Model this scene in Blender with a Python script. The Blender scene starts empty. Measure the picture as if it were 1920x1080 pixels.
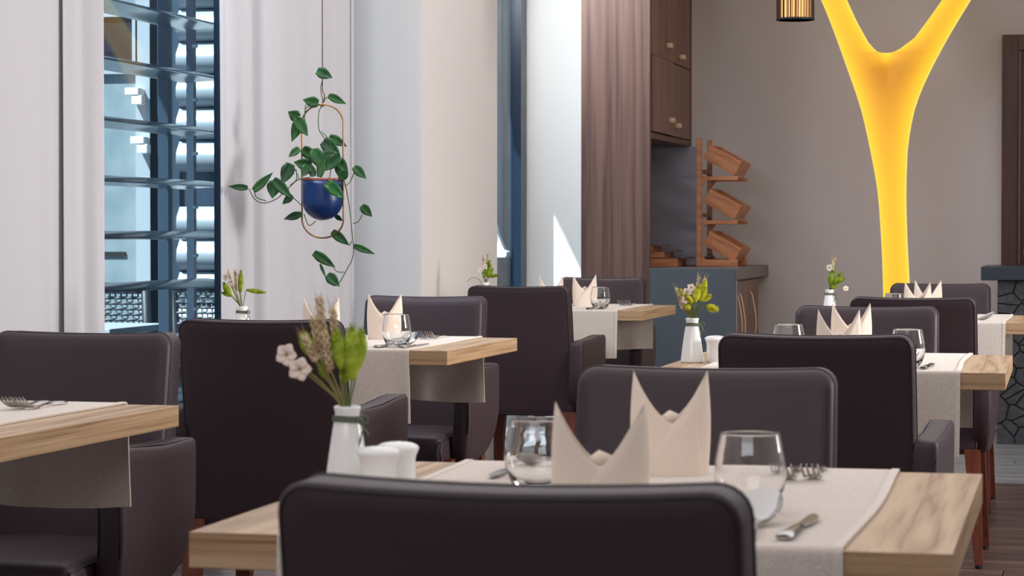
import bpy, bmesh, math, random
from mathutils import Vector, Matrix, Euler
R = math.radians
sc = bpy.context.scene
COL = sc.collection
random.seed(7)

# ------------------------------------------------------------------ camera
cam_d = bpy.data.cameras.new('camera'); cam = bpy.data.objects.new('camera', cam_d); COL.objects.link(cam)
cam_d.sensor_width = 36.0; cam_d.lens = 4543.0 / 1920.0 * 36.0
cam_d.clip_start = 0.05; cam_d.clip_end = 200
PITCH, YAW, CAMH = 0.0233, 0.2332, 1.069
cam.location = (0, 0, CAMH)
cam.rotation_euler = (math.pi / 2 - PITCH, 0, YAW)
cam_d.dof.use_dof = True; cam_d.dof.focus_distance = 6.6; cam_d.dof.aperture_fstop = 15
sc.camera = cam
# ------------------------------------------------------------------ world, sun, window light, fill lights, exposure
sc.view_settings.view_transform = 'Standard'; sc.view_settings.look = 'None'
sc.view_settings.gamma = 1.0; sc.view_settings.use_curve_mapping = False
sc.view_settings.exposure = 0.08
wd = bpy.data.worlds.new('world'); sc.world = wd; wd.use_nodes = True
wn = wd.node_tree; bg = wn.nodes['Background']
bg.inputs[0].default_value = (0.50, 0.72, 1.0, 1); bg.inputs[1].default_value = 0.85


def light(name, kind, loc, target=None, energy=10, color=(1, 1, 1), size=1, size_y=None, direction=None, angle=None):
    d = bpy.data.lights.new(name, kind); d.energy = energy; d.color = color
    if kind == 'AREA':
        d.size = size
        if size_y: d.shape = 'RECTANGLE'; d.size_y = size_y
    if kind == 'POINT': d.shadow_soft_size = size
    if kind == 'SUN' and angle is not None: d.angle = angle
    o = bpy.data.objects.new(name, d); COL.objects.link(o); o.location = loc
    dv = Vector(direction) if direction is not None else (Vector(target) - Vector(loc))
    o.rotation_euler = dv.to_track_quat('-Z', 'Y').to_euler()
    return o


light('sun', 'SUN', (-8, 0, 10), energy=14.0, color=(1.0, 0.96, 0.90), direction=(1.0, 1.2, -2.03), angle=R(0.6))
light('east_window_light', 'AREA', (4.45, 6.8, 2.1), energy=88, color=(1.0, 0.955, 0.92), size=1.3, size_y=1.5, target=(-2.0, 6.9, 1.0)).data.spread = R(96)
light('east_rear_fill', 'AREA', (4.45, 8.0, 1.8), energy=10, color=(1.0, 0.95, 0.94), size=3.4, size_y=1.6, direction=(-1, 0.1, -0.1))  # broad weak fill along the right wall, no opening modelled
light('south_fill', 'AREA', (-0.8, -1.85, 2.45), energy=44, color=(0.93, 0.94, 1.0), size=3.6, size_y=1.0, direction=(-0.1, 1, -0.35))  # added fill from behind the camera for surfaces facing it
light('pier_fill_near', 'AREA', (-2.90, 7.2, 2.5), energy=28, color=(0.80, 0.89, 1.0), size=1.2, size_y=.55, direction=(1, 0.9, -0.5))  # added above the view to brighten the near pier face
light('pier_fill_far', 'AREA', (-2.90, 11.35, 2.56), energy=30, color=(1.0, 0.99, 0.98), size=.9, size_y=.42, direction=(.4, 1.0, -0.75))  # added above the view to brighten the far pier face
light('ceiling_bounce_light', 'AREA', (-0.3, 6.3, 2.84), energy=158, color=(1.0, 0.97, 0.97), size=5.5, size_y=10.0, direction=(0, 0, -1))

# ------------------------------------------------------------------ helpers
def tag(o, label=None, cat=None, group=None, kind=None):
    if label: o['label'] = label
    if cat: o['category'] = cat
    if group: o['group'] = group
    if kind: o['kind'] = kind
    return o


def empty(name, loc=(0, 0, 0), rz=0, label=None, cat=None, group=None):
    o = bpy.data.objects.new(name, None); COL.objects.link(o); o.empty_display_size = .05
    o.location = loc; o.rotation_euler = (0, 0, rz)
    return tag(o, label, cat, group)


class G:
    """collects vertices and faces of one mesh"""
    def __init__(s): s.v = []; s.f = []; s.m = []
    def add(s, vs, fs, mi=0, mat=None):
        n = len(s.v)
        for p in vs:
            p = Vector(p)
            if mat is not None: p = mat @ p
            s.v.append(p)
        for f in fs: s.f.append([i + n for i in f]); s.m.append(mi)
        return s
    def obj(s, name, mat, parent=None, smooth=True, auto=None, kind=None, loc=None, rot=None):
        me = bpy.data.meshes.new(name); me.from_pydata([tuple(p) for p in s.v], [], s.f)
        mats = mat if isinstance(mat, (list, tuple)) else [mat]
        for m in mats: me.materials.append(m)
        for p, mi in zip(me.polygons, s.m): p.material_index = mi; p.use_smooth = smooth
        if auto is not None:
            bm = bmesh.new(); bm.from_mesh(me)
            for e in bm.edges:
                if len(e.link_faces) == 2 and e.calc_face_angle(0) > auto: e.smooth = False
            bm.to_mesh(me); bm.free()
        me.update()
        o = bpy.data.objects.new(name, me); COL.objects.link(o)
        if parent: o.parent = parent
        if loc: o.location = loc
        if rot: o.rotation_euler = rot
        if kind: o['kind'] = kind
        return o


def dup(root, loc=None, rz=None, label=None, group=None):
    r = root.copy(); COL.objects.link(r)
    if loc is not None: r.location = loc
    if rz is not None: r.rotation_euler = (0, 0, rz)
    if label: r['label'] = label
    if group: r['group'] = group
    for c in list(root.children):
        k = c.copy(); COL.objects.link(k); k.parent = r
        for g in list(c.children):
            d = g.copy(); COL.objects.link(d); d.parent = k
    return r


def box(x0, x1, y0, y1, z0, z1, b=0.0):
    """box; b > 0 chamfers all edges"""
    if b <= 0:
        v = [(x0, y0, z0), (x1, y0, z0), (x1, y1, z0), (x0, y1, z0), (x0, y0, z1), (x1, y0, z1), (x1, y1, z1), (x0, y1, z1)]
        return v, [(0, 3, 2, 1), (4, 5, 6, 7), (0, 1, 5, 4), (1, 2, 6, 5), (2, 3, 7, 6), (3, 0, 4, 7)]
    return rbox(x0, x1, y0, y1, z0, z1, b, 1, 1, 1, 1)


def rbox(x0, x1, y0, y1, z0, z1, r, nx=2, ny=2, nz=2, k=3, fn=None):
    """rounded box on a grid, optional deform fn(x,y,z)"""
    def axis(a, b, n):
        r_ = min(r, (b - a) / 2 * .999)
        A = [a + r_ * (1 - math.cos(i / k * math.pi / 2)) if k > 1 else a + r_ * i for i in range(k + 1)]
        B = [b - (x - a) for x in reversed(A)]
        mid = [A[-1] + (B[0] - A[-1]) * i / n for i in range(1, n)]
        return A + mid + B
    X, Y, Z = axis(x0, x1, nx), axis(y0, y1, ny), axis(z0, z1, nz)
    idx = {}; V = []; F = []
    lo = (x0, y0, z0); hi = (x1, y1, z1)
    def vid(i, j, l):
        key = (i, j, l)
        if key in idx: return idx[key]
        p = (X[i], Y[j], Z[l]); q = []
        for a in range(3):
            rr = min(r, (hi[a] - lo[a]) / 2 * .999)
            q.append(min(max(p[a], lo[a] + rr), hi[a] - rr))
        d = Vector(p) - Vector(q)
        if d.length > 1e-9: p = Vector(q) + d.normalized() * min(r, max(abs(d.x), abs(d.y), abs(d.z)))
        if fn: p = fn(*p)
        idx[key] = len(V); V.append(tuple(p)); return idx[key]
    nxx, nyy, nzz = len(X) - 1, len(Y) - 1, len(Z) - 1
    for i in range(nxx):
        for j in range(nyy):
            F.append((vid(i, j, 0), vid(i, j + 1, 0), vid(i + 1, j + 1, 0), vid(i + 1, j, 0)))
            F.append((vid(i, j, nzz), vid(i + 1, j, nzz), vid(i + 1, j + 1, nzz), vid(i, j + 1, nzz)))
    for i in range(nxx):
        for l in range(nzz):
            F.append((vid(i, 0, l), vid(i + 1, 0, l), vid(i + 1, 0, l + 1), vid(i, 0, l + 1)))
            F.append((vid(i, nyy, l), vid(i, nyy, l + 1), vid(i + 1, nyy, l + 1), vid(i + 1, nyy, l)))
    for j in range(nyy):
        for l in range(nzz):
            F.append((vid(0, j, l), vid(0, j, l + 1), vid(0, j + 1, l + 1), vid(0, j + 1, l)))
            F.append((vid(nxx, j, l), vid(nxx, j + 1, l), vid(nxx, j + 1, l + 1), vid(nxx, j, l + 1)))
    return V, F


def lathe(prof, n=32, cx=0, cy=0):
    V = []; F = []
    for (r, z) in prof:
        for i in range(n):
            a = 2 * math.pi * i / n; V.append((cx + r * math.cos(a), cy + r * math.sin(a), z))
    for j in range(len(prof) - 1):
        for i in range(n):
            a = j * n + i; b = j * n + (i + 1) % n
            F.append((a, b, b + n, a + n))
    if prof[0][0] > 1e-6: F.append(tuple(reversed(range(n))))
    if prof[-1][0] > 1e-6: F.append(tuple((len(prof) - 1) * n + i for i in range(n)))
    return V, F


def tube(pts, rad, n=8, closed=False, cap=True):
    P = [Vector(p) for p in pts]; m = len(P)
    rr = rad if isinstance(rad, (list, tuple)) else [rad] * m
    V = []; F = []; up = None
    for i, p in enumerate(P):
        if closed: t = (P[(i + 1) % m] - P[i - 1])
        else: t = (P[min(i + 1, m - 1)] - P[max(i - 1, 0)])
        t = t.normalized() if t.length > 1e-9 else Vector((0, 0, 1))
        if up is None: up = Vector((0, 0, 1)) if abs(t.z) < .9 else Vector((1, 0, 0))
        a = t.cross(up)
        if a.length < 1e-6: a = t.cross(Vector((0, 1, 0)))
        a.normalize(); b = a.cross(t).normalized(); up = b
        for k in range(n):
            an = 2 * math.pi * k / n
            V.append(p + (a * math.cos(an) + b * math.sin(an)) * rr[i])
    for i in range(m if closed else m - 1):
        for k in range(n):
            x = i * n + k; y = i * n + (k + 1) % n; w = ((i + 1) % m) * n
            F.append((x, y, w + (k + 1) % n, w + k))
    if cap and not closed:
        F.append(tuple(reversed(range(n)))); F.append(tuple((m - 1) * n + k for k in range(n)))
    return V, F


def smooth_pts(pts, n=6):
    P = [Vector(p) for p in pts]; out = []
    for i in range(len(P) - 1):
        a = P[max(i - 1, 0)]; b = P[i]; c = P[i + 1]; d = P[min(i + 2, len(P) - 1)]
        for k in range(n):
            t = k / n
            out.append(.5 * ((2 * b) + (c - a) * t + (2 * a - 5 * b + 4 * c - d) * t * t + (3 * b - a - 3 * c + d) * t ** 3))
    out.append(P[-1]); return out


def prism(poly, z0, z1, axis='z', b=0.0, fn=None):
    """extruded polygon (2-D list) along an axis; poly given ccw"""
    n = len(poly); V = []
    rows = [(0, z0), (0, z1)] if b <= 0 else [(b, z0), (0, z0 + b), (0, z1 - b), (b, z1)]
    c = Vector((sum(p[0] for p in poly) / n, sum(p[1] for p in poly) / n))
    for ins, z in rows:
        for p in poly:
            q = Vector(p)
            if ins: 
                d = (c - q); q = q + d.normalized() * ins
            if axis == 'z': w = (q.x, q.y, z)
            elif axis == 'x': w = (z, q.x, q.y)
            else: w = (q.x, z, q.y)
            V.append(fn(*w) if fn else w)
    F = []
    for j in range(len(rows) - 1):
        for i in range(n): F.append((j * n + i, j * n + (i + 1) % n, (j + 1) * n + (i + 1) % n, (j + 1) * n + i))
    F.append(tuple(reversed(range(n)))); F.append(tuple((len(rows) - 1) * n + i for i in range(n)))
    return V, F


# ------------------------------------------------------------------ materials
def mat(name, color=(.8, .8, .8), rough=.5, metal=0, spec=.5, **kw):
    m = bpy.data.materials.new(name); m.use_nodes = True
    b = m.node_tree.nodes['Principled BSDF']
    b.inputs['Base Color'].default_value = (*color, 1); b.inputs['Roughness'].default_value = rough
    b.inputs['Metallic'].default_value = metal; b.inputs['Specular IOR Level'].default_value = spec
    for k, v in kw.items(): b.inputs[k.replace('_', ' ')].default_value = v
    return m


def srgb(r, g, b):
    f = lambda c: (c / 255 / 12.92) if c / 255 <= .04045 else ((c / 255 + .055) / 1.055) ** 2.4
    return (f(r), f(g), f(b))


def nodes(m): return m.node_tree.nodes, m.node_tree.links, m.node_tree.nodes['Principled BSDF']


def add_noise(m, scale=(1, 1, 1), nscale=5, detail=4, c0=None, c1=None, p0=.35, p1=.65, bump=0, bdist=.002, coord='Object', distort=0, rough=None):
    N, L, B = nodes(m)
    tc = N.new('ShaderNodeTexCoord'); mp = N.new('ShaderNodeMapping'); no = N.new('ShaderNodeTexNoise')
    mp.inputs['Scale'].default_value = scale
    no.inputs['Scale'].default_value = nscale; no.inputs['Detail'].default_value = detail; no.inputs['Distortion'].default_value = distort
    L.new(tc.outputs[coord], mp.inputs[0]); L.new(mp.outputs[0], no.inputs['Vector'])
    if c0:
        cr = N.new('ShaderNodeValToRGB'); cr.color_ramp.elements[0].color = (*c0, 1); cr.color_ramp.elements[1].color = (*c1, 1)
        cr.color_ramp.elements[0].position = p0; cr.color_ramp.elements[1].position = p1
        L.new(no.outputs['Fac'], cr.inputs[0]); L.new(cr.outputs[0], B.inputs['Base Color'])
    if bump:
        bn = N.new('ShaderNodeBump'); bn.inputs['Strength'].default_value = bump; bn.inputs['Distance'].default_value = bdist
        L.new(no.outputs['Fac'], bn.inputs['Height']); L.new(bn.outputs[0], B.inputs['Normal'])
    return m


def wood(name, ca, cb, cc, scale=(14, 1.2, 1.2), wscale=1.0, rough=.5, distort=6, fine=(160, 6, 6), spec=.4, seed=0):
    """streaky grain: stretched noise rings plus fine pores"""
    m = mat(name, cb, rough, spec=spec); N, L, B = nodes(m)
    tc = N.new('ShaderNodeTexCoord'); mp = N.new('ShaderNodeMapping'); mp.inputs['Scale'].default_value = scale
    mp.inputs['Location'].default_value = (seed, seed * 1.7, seed * .3)
    no = N.new('ShaderNodeTexNoise'); no.inputs['Scale'].default_value = wscale; no.inputs['Detail'].default_value = 3
    mu = N.new('ShaderNodeMath'); mu.operation = 'MULTIPLY'; mu.inputs[1].default_value = distort
    fr = N.new('ShaderNodeMath'); fr.operation = 'PINGPONG'; fr.inputs[1].default_value = .5
    mp2 = N.new('ShaderNodeMapping'); mp2.inputs['Scale'].default_value = fine
    n2 = N.new('ShaderNodeTexNoise'); n2.inputs['Scale'].default_value = 1; n2.inputs['Detail'].default_value = 4
    L.new(tc.outputs['Object'], mp.inputs[0]); L.new(mp.outputs[0], no.inputs['Vector'])
    L.new(tc.outputs['Object'], mp2.inputs[0]); L.new(mp2.outputs[0], n2.inputs['Vector'])
    L.new(no.outputs['Fac'], mu.inputs[0]); L.new(mu.outputs[0], fr.inputs[0])
    mx = N.new('ShaderNodeMath'); mx.operation = 'MULTIPLY_ADD'; mx.inputs[1].default_value = .55
    L.new(n2.outputs['Fac'], mx.inputs[0]); L.new(fr.outputs[0], mx.inputs[2])
    cr = N.new('ShaderNodeValToRGB'); E_ = cr.color_ramp.elements
    E_[0].position = .22; E_[0].color = (*ca, 1); E_[1].position = .72; E_[1].color = (*cc, 1)
    e = E_.new(.42); e.color = (*cb, 1)
    L.new(mx.outputs[0], cr.inputs[0]); L.new(cr.outputs[0], B.inputs['Base Color'])
    bn = N.new('ShaderNodeBump'); bn.inputs['Strength'].default_value = .12; bn.inputs['Distance'].default_value = .001
    L.new(n2.outputs['Fac'], bn.inputs['Height']); L.new(bn.outputs[0], B.inputs['Normal'])
    return m


def weave(name, c0, c1, freq=900, rough=.9, bump=.3, trans=0):
    m = mat(name, c0, rough, spec=.15); N, L, B = nodes(m)
    B.inputs['Sheen Weight'].default_value = .25
    tc = N.new('ShaderNodeTexCoord')
    outs = []
    for s in ((freq, freq * .22, freq * .22), (freq * .22, freq, freq * .22), (freq * .2, freq * .2, freq)):
        mp = N.new('ShaderNodeMapping'); mp.inputs['Scale'].default_value = s
        no = N.new('ShaderNodeTexNoise'); no.inputs['Scale'].default_value = 1; no.inputs['Detail'].default_value = 2
        L.new(tc.outputs['Object'], mp.inputs[0]); L.new(mp.outputs[0], no.inputs['Vector']); outs.append(no.outputs['Fac'])
    a = N.new('ShaderNodeMath'); a.operation = 'ADD'; L.new(outs[0], a.inputs[0]); L.new(outs[1], a.inputs[1])
    b = N.new('ShaderNodeMath'); b.operation = 'ADD'; L.new(a.outputs[0], b.inputs[0]); L.new(outs[2], b.inputs[1])
    d = N.new('ShaderNodeMath'); d.operation = 'DIVIDE'; d.inputs[1].default_value = 3; L.new(b.outputs[0], d.inputs[0])
    cr = N.new('ShaderNodeValToRGB'); cr.color_ramp.elements[0].position = .38; cr.color_ramp.elements[1].position = .62
    cr.color_ramp.elements[0].color = (*c0, 1); cr.color_ramp.elements[1].color = (*c1, 1)
    L.new(d.outputs[0], cr.inputs[0]); L.new(cr.outputs[0], B.inputs['Base Color'])
    bn = N.new('ShaderNodeBump'); bn.inputs['Strength'].default_value = bump; bn.inputs['Distance'].default_value = .001
    L.new(d.outputs[0], bn.inputs['Height']); L.new(bn.outputs[0], B.inputs['Normal'])
    return m


def emission(name, color, strength):
    m = mat(name, (0, 0, 0), .6); N, L, B = nodes(m)
    B.inputs['Emission Color'].default_value = (*color, 1); B.inputs['Emission Strength'].default_value = strength
    return m


def thin_glass(name, tint=(1, 1, 1), refl=.06, rough=.0):
    m = bpy.data.materials.new(name); m.use_nodes = True; N = m.node_tree.nodes; L = m.node_tree.links
    N.remove(N['Principled BSDF']); out = N['Material Output']
    tr = N.new('ShaderNodeBsdfTransparent'); tr.inputs[0].default_value = (*tint, 1)
    gl = N.new('ShaderNodeBsdfGlossy'); gl.inputs['Roughness'].default_value = rough
    lw = N.new('ShaderNodeLayerWeight'); lw.inputs[0].default_value = .5
    pw = N.new('ShaderNodeMath'); pw.operation = 'POWER'; pw.inputs[1].default_value = 5; L.new(lw.outputs['Facing'], pw.inputs[0])
    fr = N.new('ShaderNodeMath'); fr.operation = 'MULTIPLY_ADD'; fr.inputs[1].default_value = .55; fr.inputs[2].default_value = .03; L.new(pw.outputs[0], fr.inputs[0])
    mx = N.new('ShaderNodeMixShader'); L.new(fr.outputs[0], mx.inputs[0]); L.new(tr.outputs[0], mx.inputs[1]); L.new(gl.outputs[0], mx.inputs[2])
    L.new(mx.outputs[0], out.inputs[0]); return m


M = {}
M['leather'] = add_noise(mat('plum_black_leather', (.041, .0235, .029), .5, spec=.40), nscale=420, detail=3, bump=.10, bdist=.0006)
M['seam'] = mat('leather_seam', (.012, .008, .010), .5)
M['oak'] = wood('light_oak', srgb(140, 109, 80), srgb(174, 143, 111), srgb(194, 166, 134), scale=(15.0, .8, .9), wscale=.9, distort=5, fine=(300, 7, 7), rough=.45, seed=1.3)
M['oak_edge'] = wood('oak_edge_front', srgb(132, 98, 70), srgb(170, 137, 102), srgb(192, 161, 126), scale=(1.2, 1.2, 90), wscale=1.0, distort=1.6, fine=(7, 7, 700), rough=.5, seed=2)
M['cherry'] = wood('red_cherry_wood', (.08, .017, .008), (.13, .029, .013), (.17, .040, .018), scale=(30, 30, 2), distort=2, fine=(200, 200, 8), rough=.3, spec=.5)
M['walnut'] = wood('brown_walnut_laminate', srgb(70, 50, 46), srgb(94, 70, 63), srgb(110, 84, 75), scale=(13, 13, .45), wscale=1.1, distort=3.5, fine=(330, 330, 2), rough=.5)
M['walnut_red'] = wood('reddish_cabinet_wood', srgb(92, 62, 54), srgb(112, 76, 66), srgb(122, 86, 74), scale=(9, 9, .8), distort=2.5, fine=(160, 160, 4), rough=.35)
M['bamboo'] = wood('warm_bamboo_wood', srgb(150, 92, 58), srgb(176, 114, 76), srgb(192, 130, 88), scale=(3, 14, 24), distort=2.5, fine=(10, 120, 300), rough=.45)
M['dark_wood'] = wood('dark_brown_frame_wood', srgb(48, 26, 22), srgb(66, 36, 30), srgb(78, 46, 38), scale=(12, 12, 1), distort=3, fine=(200, 200, 4), rough=.4)
M['linen'] = weave('beige_linen', srgb(196, 183, 172), srgb(224, 212, 201), 1100)
M['linen_hem'] = weave('linen_hem', srgb(204, 192, 181), srgb(230, 220, 210), 1100)
M['napkin'] = weave('cream_paper_napkin', srgb(232, 214, 198), srgb(238, 221, 206), 1200, rough=.85, bump=.15)
M['porcelain'] = mat('white_porcelain', (.90, .90, .89), .12, spec=.5)
M['twine'] = add_noise(mat('green_twine', srgb(98, 108, 88), .9), nscale=300, bump=.4)
M['steel'] = mat('polished_steel', (.48, .47, .47), .16, metal=1)
m = mat('clear_glass', (1, 1, 1), .0, spec=.5); m.node_tree.nodes['Principled BSDF'].inputs['Transmission Weight'].default_value = 1.0
m.node_tree.nodes['Principled BSDF'].inputs['IOR'].default_value = 1.46; M['glass'] = m
M['tail'] = add_noise(mat('fresh_green_seed_fluff', srgb(150, 170, 30), .9, spec=.1), nscale=60, c0=srgb(122, 146, 36), c1=srgb(176, 194, 74), bump=.5, bdist=.003)
M['tail_dark'] = add_noise(mat('olive_seed_fluff', srgb(98, 124, 28), .9, spec=.1), nscale=60, c0=srgb(88, 112, 24), c1=srgb(146, 168, 52), bump=.5, bdist=.003)
M['tail_yellow'] = add_noise(mat('yellow_green_seed_fluff', srgb(180, 182, 40), .9, spec=.1), nscale=60, c0=srgb(146, 146, 22), c1=srgb(214, 212, 70), bump=.5, bdist=.003)
M['wheat'] = add_noise(mat('dry_wheat', srgb(190, 165, 128), .8, spec=.2), nscale=90, c0=srgb(176, 150, 112), c1=srgb(226, 206, 172))
M['stem'] = mat('dry_stem', srgb(150, 140, 90), .7, spec=.2)
M['stem_green'] = mat('green_stem', srgb(92, 112, 52), .6, spec=.2)
M['petal'] = mat('cream_petal', srgb(240, 222, 210), .7, spec=.2, Subsurface_Weight=0.0)
M['petal_core'] = mat('yellow_flower_centre', srgb(170, 140, 40), .8)
M['curtain'] = weave('white_curtain_fabric', srgb(186, 185, 190), srgb(194, 193, 198), 1100, bump=.12)
M['wall_white'] = add_noise(mat('white_wall_paint', srgb(224, 219, 216), .8, spec=.2), nscale=160, bump=.08, bdist=.001)
M['wall_grey'] = add_noise(mat('taupe_grey_wall_paint', srgb(198, 192, 198), .8, spec=.2), nscale=180, bump=.12, bdist=.001)
M['ceiling'] = mat('ceiling_white', (.8, .8, .79), .9)
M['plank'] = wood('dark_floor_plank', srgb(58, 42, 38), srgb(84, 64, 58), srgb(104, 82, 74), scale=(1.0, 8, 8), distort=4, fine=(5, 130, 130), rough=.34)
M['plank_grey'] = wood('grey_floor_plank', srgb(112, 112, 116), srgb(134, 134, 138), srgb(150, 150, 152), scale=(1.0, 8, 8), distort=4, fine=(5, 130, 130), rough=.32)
M['subfloor'] = mat('subfloor', (.03, .025, .022), .6)
M['frame_dark'] = mat('dark_blue_window_frame', srgb(22, 38, 56), .35)
M['pane'] = thin_glass('tinted_window_glass', (.80, .90, .95))
M['slate'] = add_noise(mat('slate_blue_laminate', srgb(72, 79, 87), .5), nscale=300, bump=.05)
M['splash'] = add_noise(mat('brushed_steel_splash_panel', srgb(156, 158, 178), .36, metal=.2), scale=(1, 1, 3), nscale=3.5, detail=1, bump=.55, bdist=.03)
M['mauve_top'] = add_noise(mat('mauve_grey_worktop', srgb(118, 108, 110), .5), nscale=300, bump=.05)
M['brass'] = mat('brushed_brass', srgb(168, 122, 82), .32, metal=1)
M['knob'] = mat('satin_knob_metal', srgb(206, 176, 150), .4, metal=.3)
M['pot_blue'] = mat('deep_blue_enamel', srgb(14, 46, 98), .33, spec=.5)
M['terracotta'] = mat('terracotta_rim', srgb(150, 66, 48), .6)
M['leaf'] = add_noise(mat('pothos_leaf', srgb(30, 84, 34), .38, spec=.5), nscale=22, detail=3, c0=srgb(12, 52, 22), c1=srgb(42, 94, 36), p0=.3, p1=.72)
M['leaf_var'] = add_noise(mat('variegated_pothos_leaf', srgb(40, 96, 40), .38, spec=.5), nscale=38, detail=3, c0=srgb(28, 92, 36), c1=srgb(120, 156, 88), p0=.5, p1=.68)
M['vine'] = mat('pothos_vine', srgb(48, 82, 40), .5)
M['soil'] = add_noise(mat('potting_soil', (.03, .018, .01), .95), nscale=60, bump=1, bdist=.01)
M['ext_wall'] = add_noise(mat('pale_exterior_wall', srgb(120, 134, 140), .8), nscale=6, c0=srgb(114, 130, 138), c1=srgb(132, 146, 150))
M['ext_trim'] = mat('exterior_white_trim', srgb(156, 164, 172), .6)
M['alu'] = mat('grey_aluminium_blade', srgb(92, 106, 118), .22, metal=.9)
M['post'] = mat('dark_steel_post', srgb(44, 60, 76), .4)
M['slat'] = mat('white_metal_slat', srgb(140, 150, 158), .35, spec=.6)
M['ext_dark'] = mat('dark_exterior_glass', srgb(40, 38, 46), .15)
M['ext_blue'] = mat('dark_blue_exterior_panel', srgb(24, 42, 58), .6)
M['ext_ground'] = mat('exterior_deck_stone', srgb(84, 92, 98), .7)
M['wicker'] = mat('grey_wicker', srgb(96, 104, 112), .6)
M['wicker_dark'] = mat('dark_rattan_frame', srgb(26, 32, 40), .5)
M['white_metal'] = mat('white_painted_metal', srgb(236, 238, 238), .3)
M['cell'] = add_noise(mat('charcoal_mosaic_piece', srgb(58, 56, 60), .4), nscale=30, c0=srgb(58, 57, 61), c1=srgb(80, 78, 82))
M['joint'] = mat('black_joint', (.004, .004, .005), .5)
M['bar_top'] = mat('dark_slate_bar_top', srgb(44, 54, 66), .3)
M['black'] = mat('matt_black', (.01, .01, .01), .6)
M['shade_glow'] = emission('warm_shade_diffuser', (1.0, .45, .14), 1.7)
M['black_string'] = mat('dark_shade_string', srgb(38, 22, 14), .6)
M['chrome'] = mat('chrome', (.8, .8, .8), .08, metal=1)
M['ceramic_grey'] = mat('pale_grey_ceramic', srgb(178, 178, 176), .3)
M['picture'] = mat('picture_print', srgb(180, 176, 160), .6)

# ------------------------------------------------------------------ room shell
def struct(name, g, m, **k): return tag(g.obj(name, m, smooth=False, **k), kind='structure')


UW = -2.97                 # window plane of the left wall
VE = 13.34                 # end wall
struct('wall_end', G().add(*box(-3.2, 4.8, VE, VE + .15, 0, 3.0)), M['wall_grey'])
struct('ceiling', G().add(*box(-3.2, 4.8, -2.2, VE + .15, 3.0, 3.1)), M['ceiling'])
struct('wall_right', G().add(*box(4.6, 4.8, -2.2, VE, 0, 3.0)), M['wall_white'])
struct('wall_back', G().add(*box(-3.2, 4.6, -2.35, -2.2, 0, 3.0)), M['wall_white'])
# left wall: parapet piece, piers and beams; windows between them
wl = G()
wl.add(*box(UW - .12, UW + .02, -2.2, 3.0, 0, 3.0))
wl.add(*box(UW - .12, UW + .02, 3.0, 13.34, 2.86, 3.0))
wl.add(*box(UW - .12, UW + .02, 3.0, 9.55, 0, .05))
wl.add(*box(UW - .12, UW + .02, 10.86, 12.8, 0, .05))
wl.add(*box(UW - .12, -2.65, 9.55, 10.86, 0, 3.0))          # pier one
wl.add(*box(UW, -2.50, 12.80, VE, 0, 3.0))            # pier two, behind the tall panel
wl.add(*box(-2.50, -2.4935, 12.085, 12.80, 0, 3.0))              # return behind the kitchenette
struct('wall_left', wl, M['wall_white'])
floor = struct('floor', G().add(*box(-3.2, 4.8, -2.2, VE + .15, -.1, -.012)), M['subfloor'])
# floor planks, run across the room; real boards with gaps where the floor is in view
pm = [None, None]
gp = G().add(*box(0, 1.396, 0, .177, -.012, 0, .0018))
for k, mm in enumerate(('plank', 'plank_grey')):
    me = gp.obj('plank_proto', M[mm], smooth=False); pm[k] = me.data; bpy.data.objects.remove(me)
rows = 52; v0 = 4.0
for r_ in range(rows):
    y = v0 + r_ * .18
    off = (r_ * .53) % 1.4
    for c in range(5):
        x = -3.5 + c * 1.4 + off - 0.35
        if x + 1.4 < -2.94 or x > 1.6 or y + .18 > VE: continue
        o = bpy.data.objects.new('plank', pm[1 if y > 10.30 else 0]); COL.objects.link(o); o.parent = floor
        o.location = (max(x, -2.95), y, 0)
        if x < -2.95: o.scale = ((x + 1.4 + 2.95) / 1.4, 1, 1)
g = G(); g.add(*box(-2.95, 4.6, -2.2, 3.997, -.012, 0)); g.add(*box(2.9, 4.6, 4.0, VE, -.012, 0))
g.obj('floor_boards_near', M['plank'], floor, smooth=False)

# ------------------------------------------------------------------ windows
def window(name, v0, v1, mull):
    w = empty(name); w['kind'] = 'structure'
    f = G()
    f.add(*box(UW - .06, UW + .01, v0, v0 + .05, .05, 2.86)); f.add(*box(UW - .06, UW + .01, v1 - .05, v1, .05, 2.86))
    f.add(*box(UW - .06, UW + .03, v0 + .05, v1 - .05, 2.80, 2.86)); f.add(*box(UW - .06, UW + .03, v0 + .05, v1 - .05, .05, .11))
    for (a, b) in mull: f.add(*box(UW - .022, UW + .02, a, b, .11, 2.80))
    f.obj('window_frame', M['frame_dark'], w, smooth=False)
    G().add(*box(UW - .018, UW - .010, v0 + .03, v1 - .03, .08, 2.83)).obj('window_glass', M['pane'], w, smooth=False)
    return w


window('window_1', 3.0, 9.55, [(8.06, 8.11)])
window('window_2', 10.86, 12.8, [(12.63, 12.75)])

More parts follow.
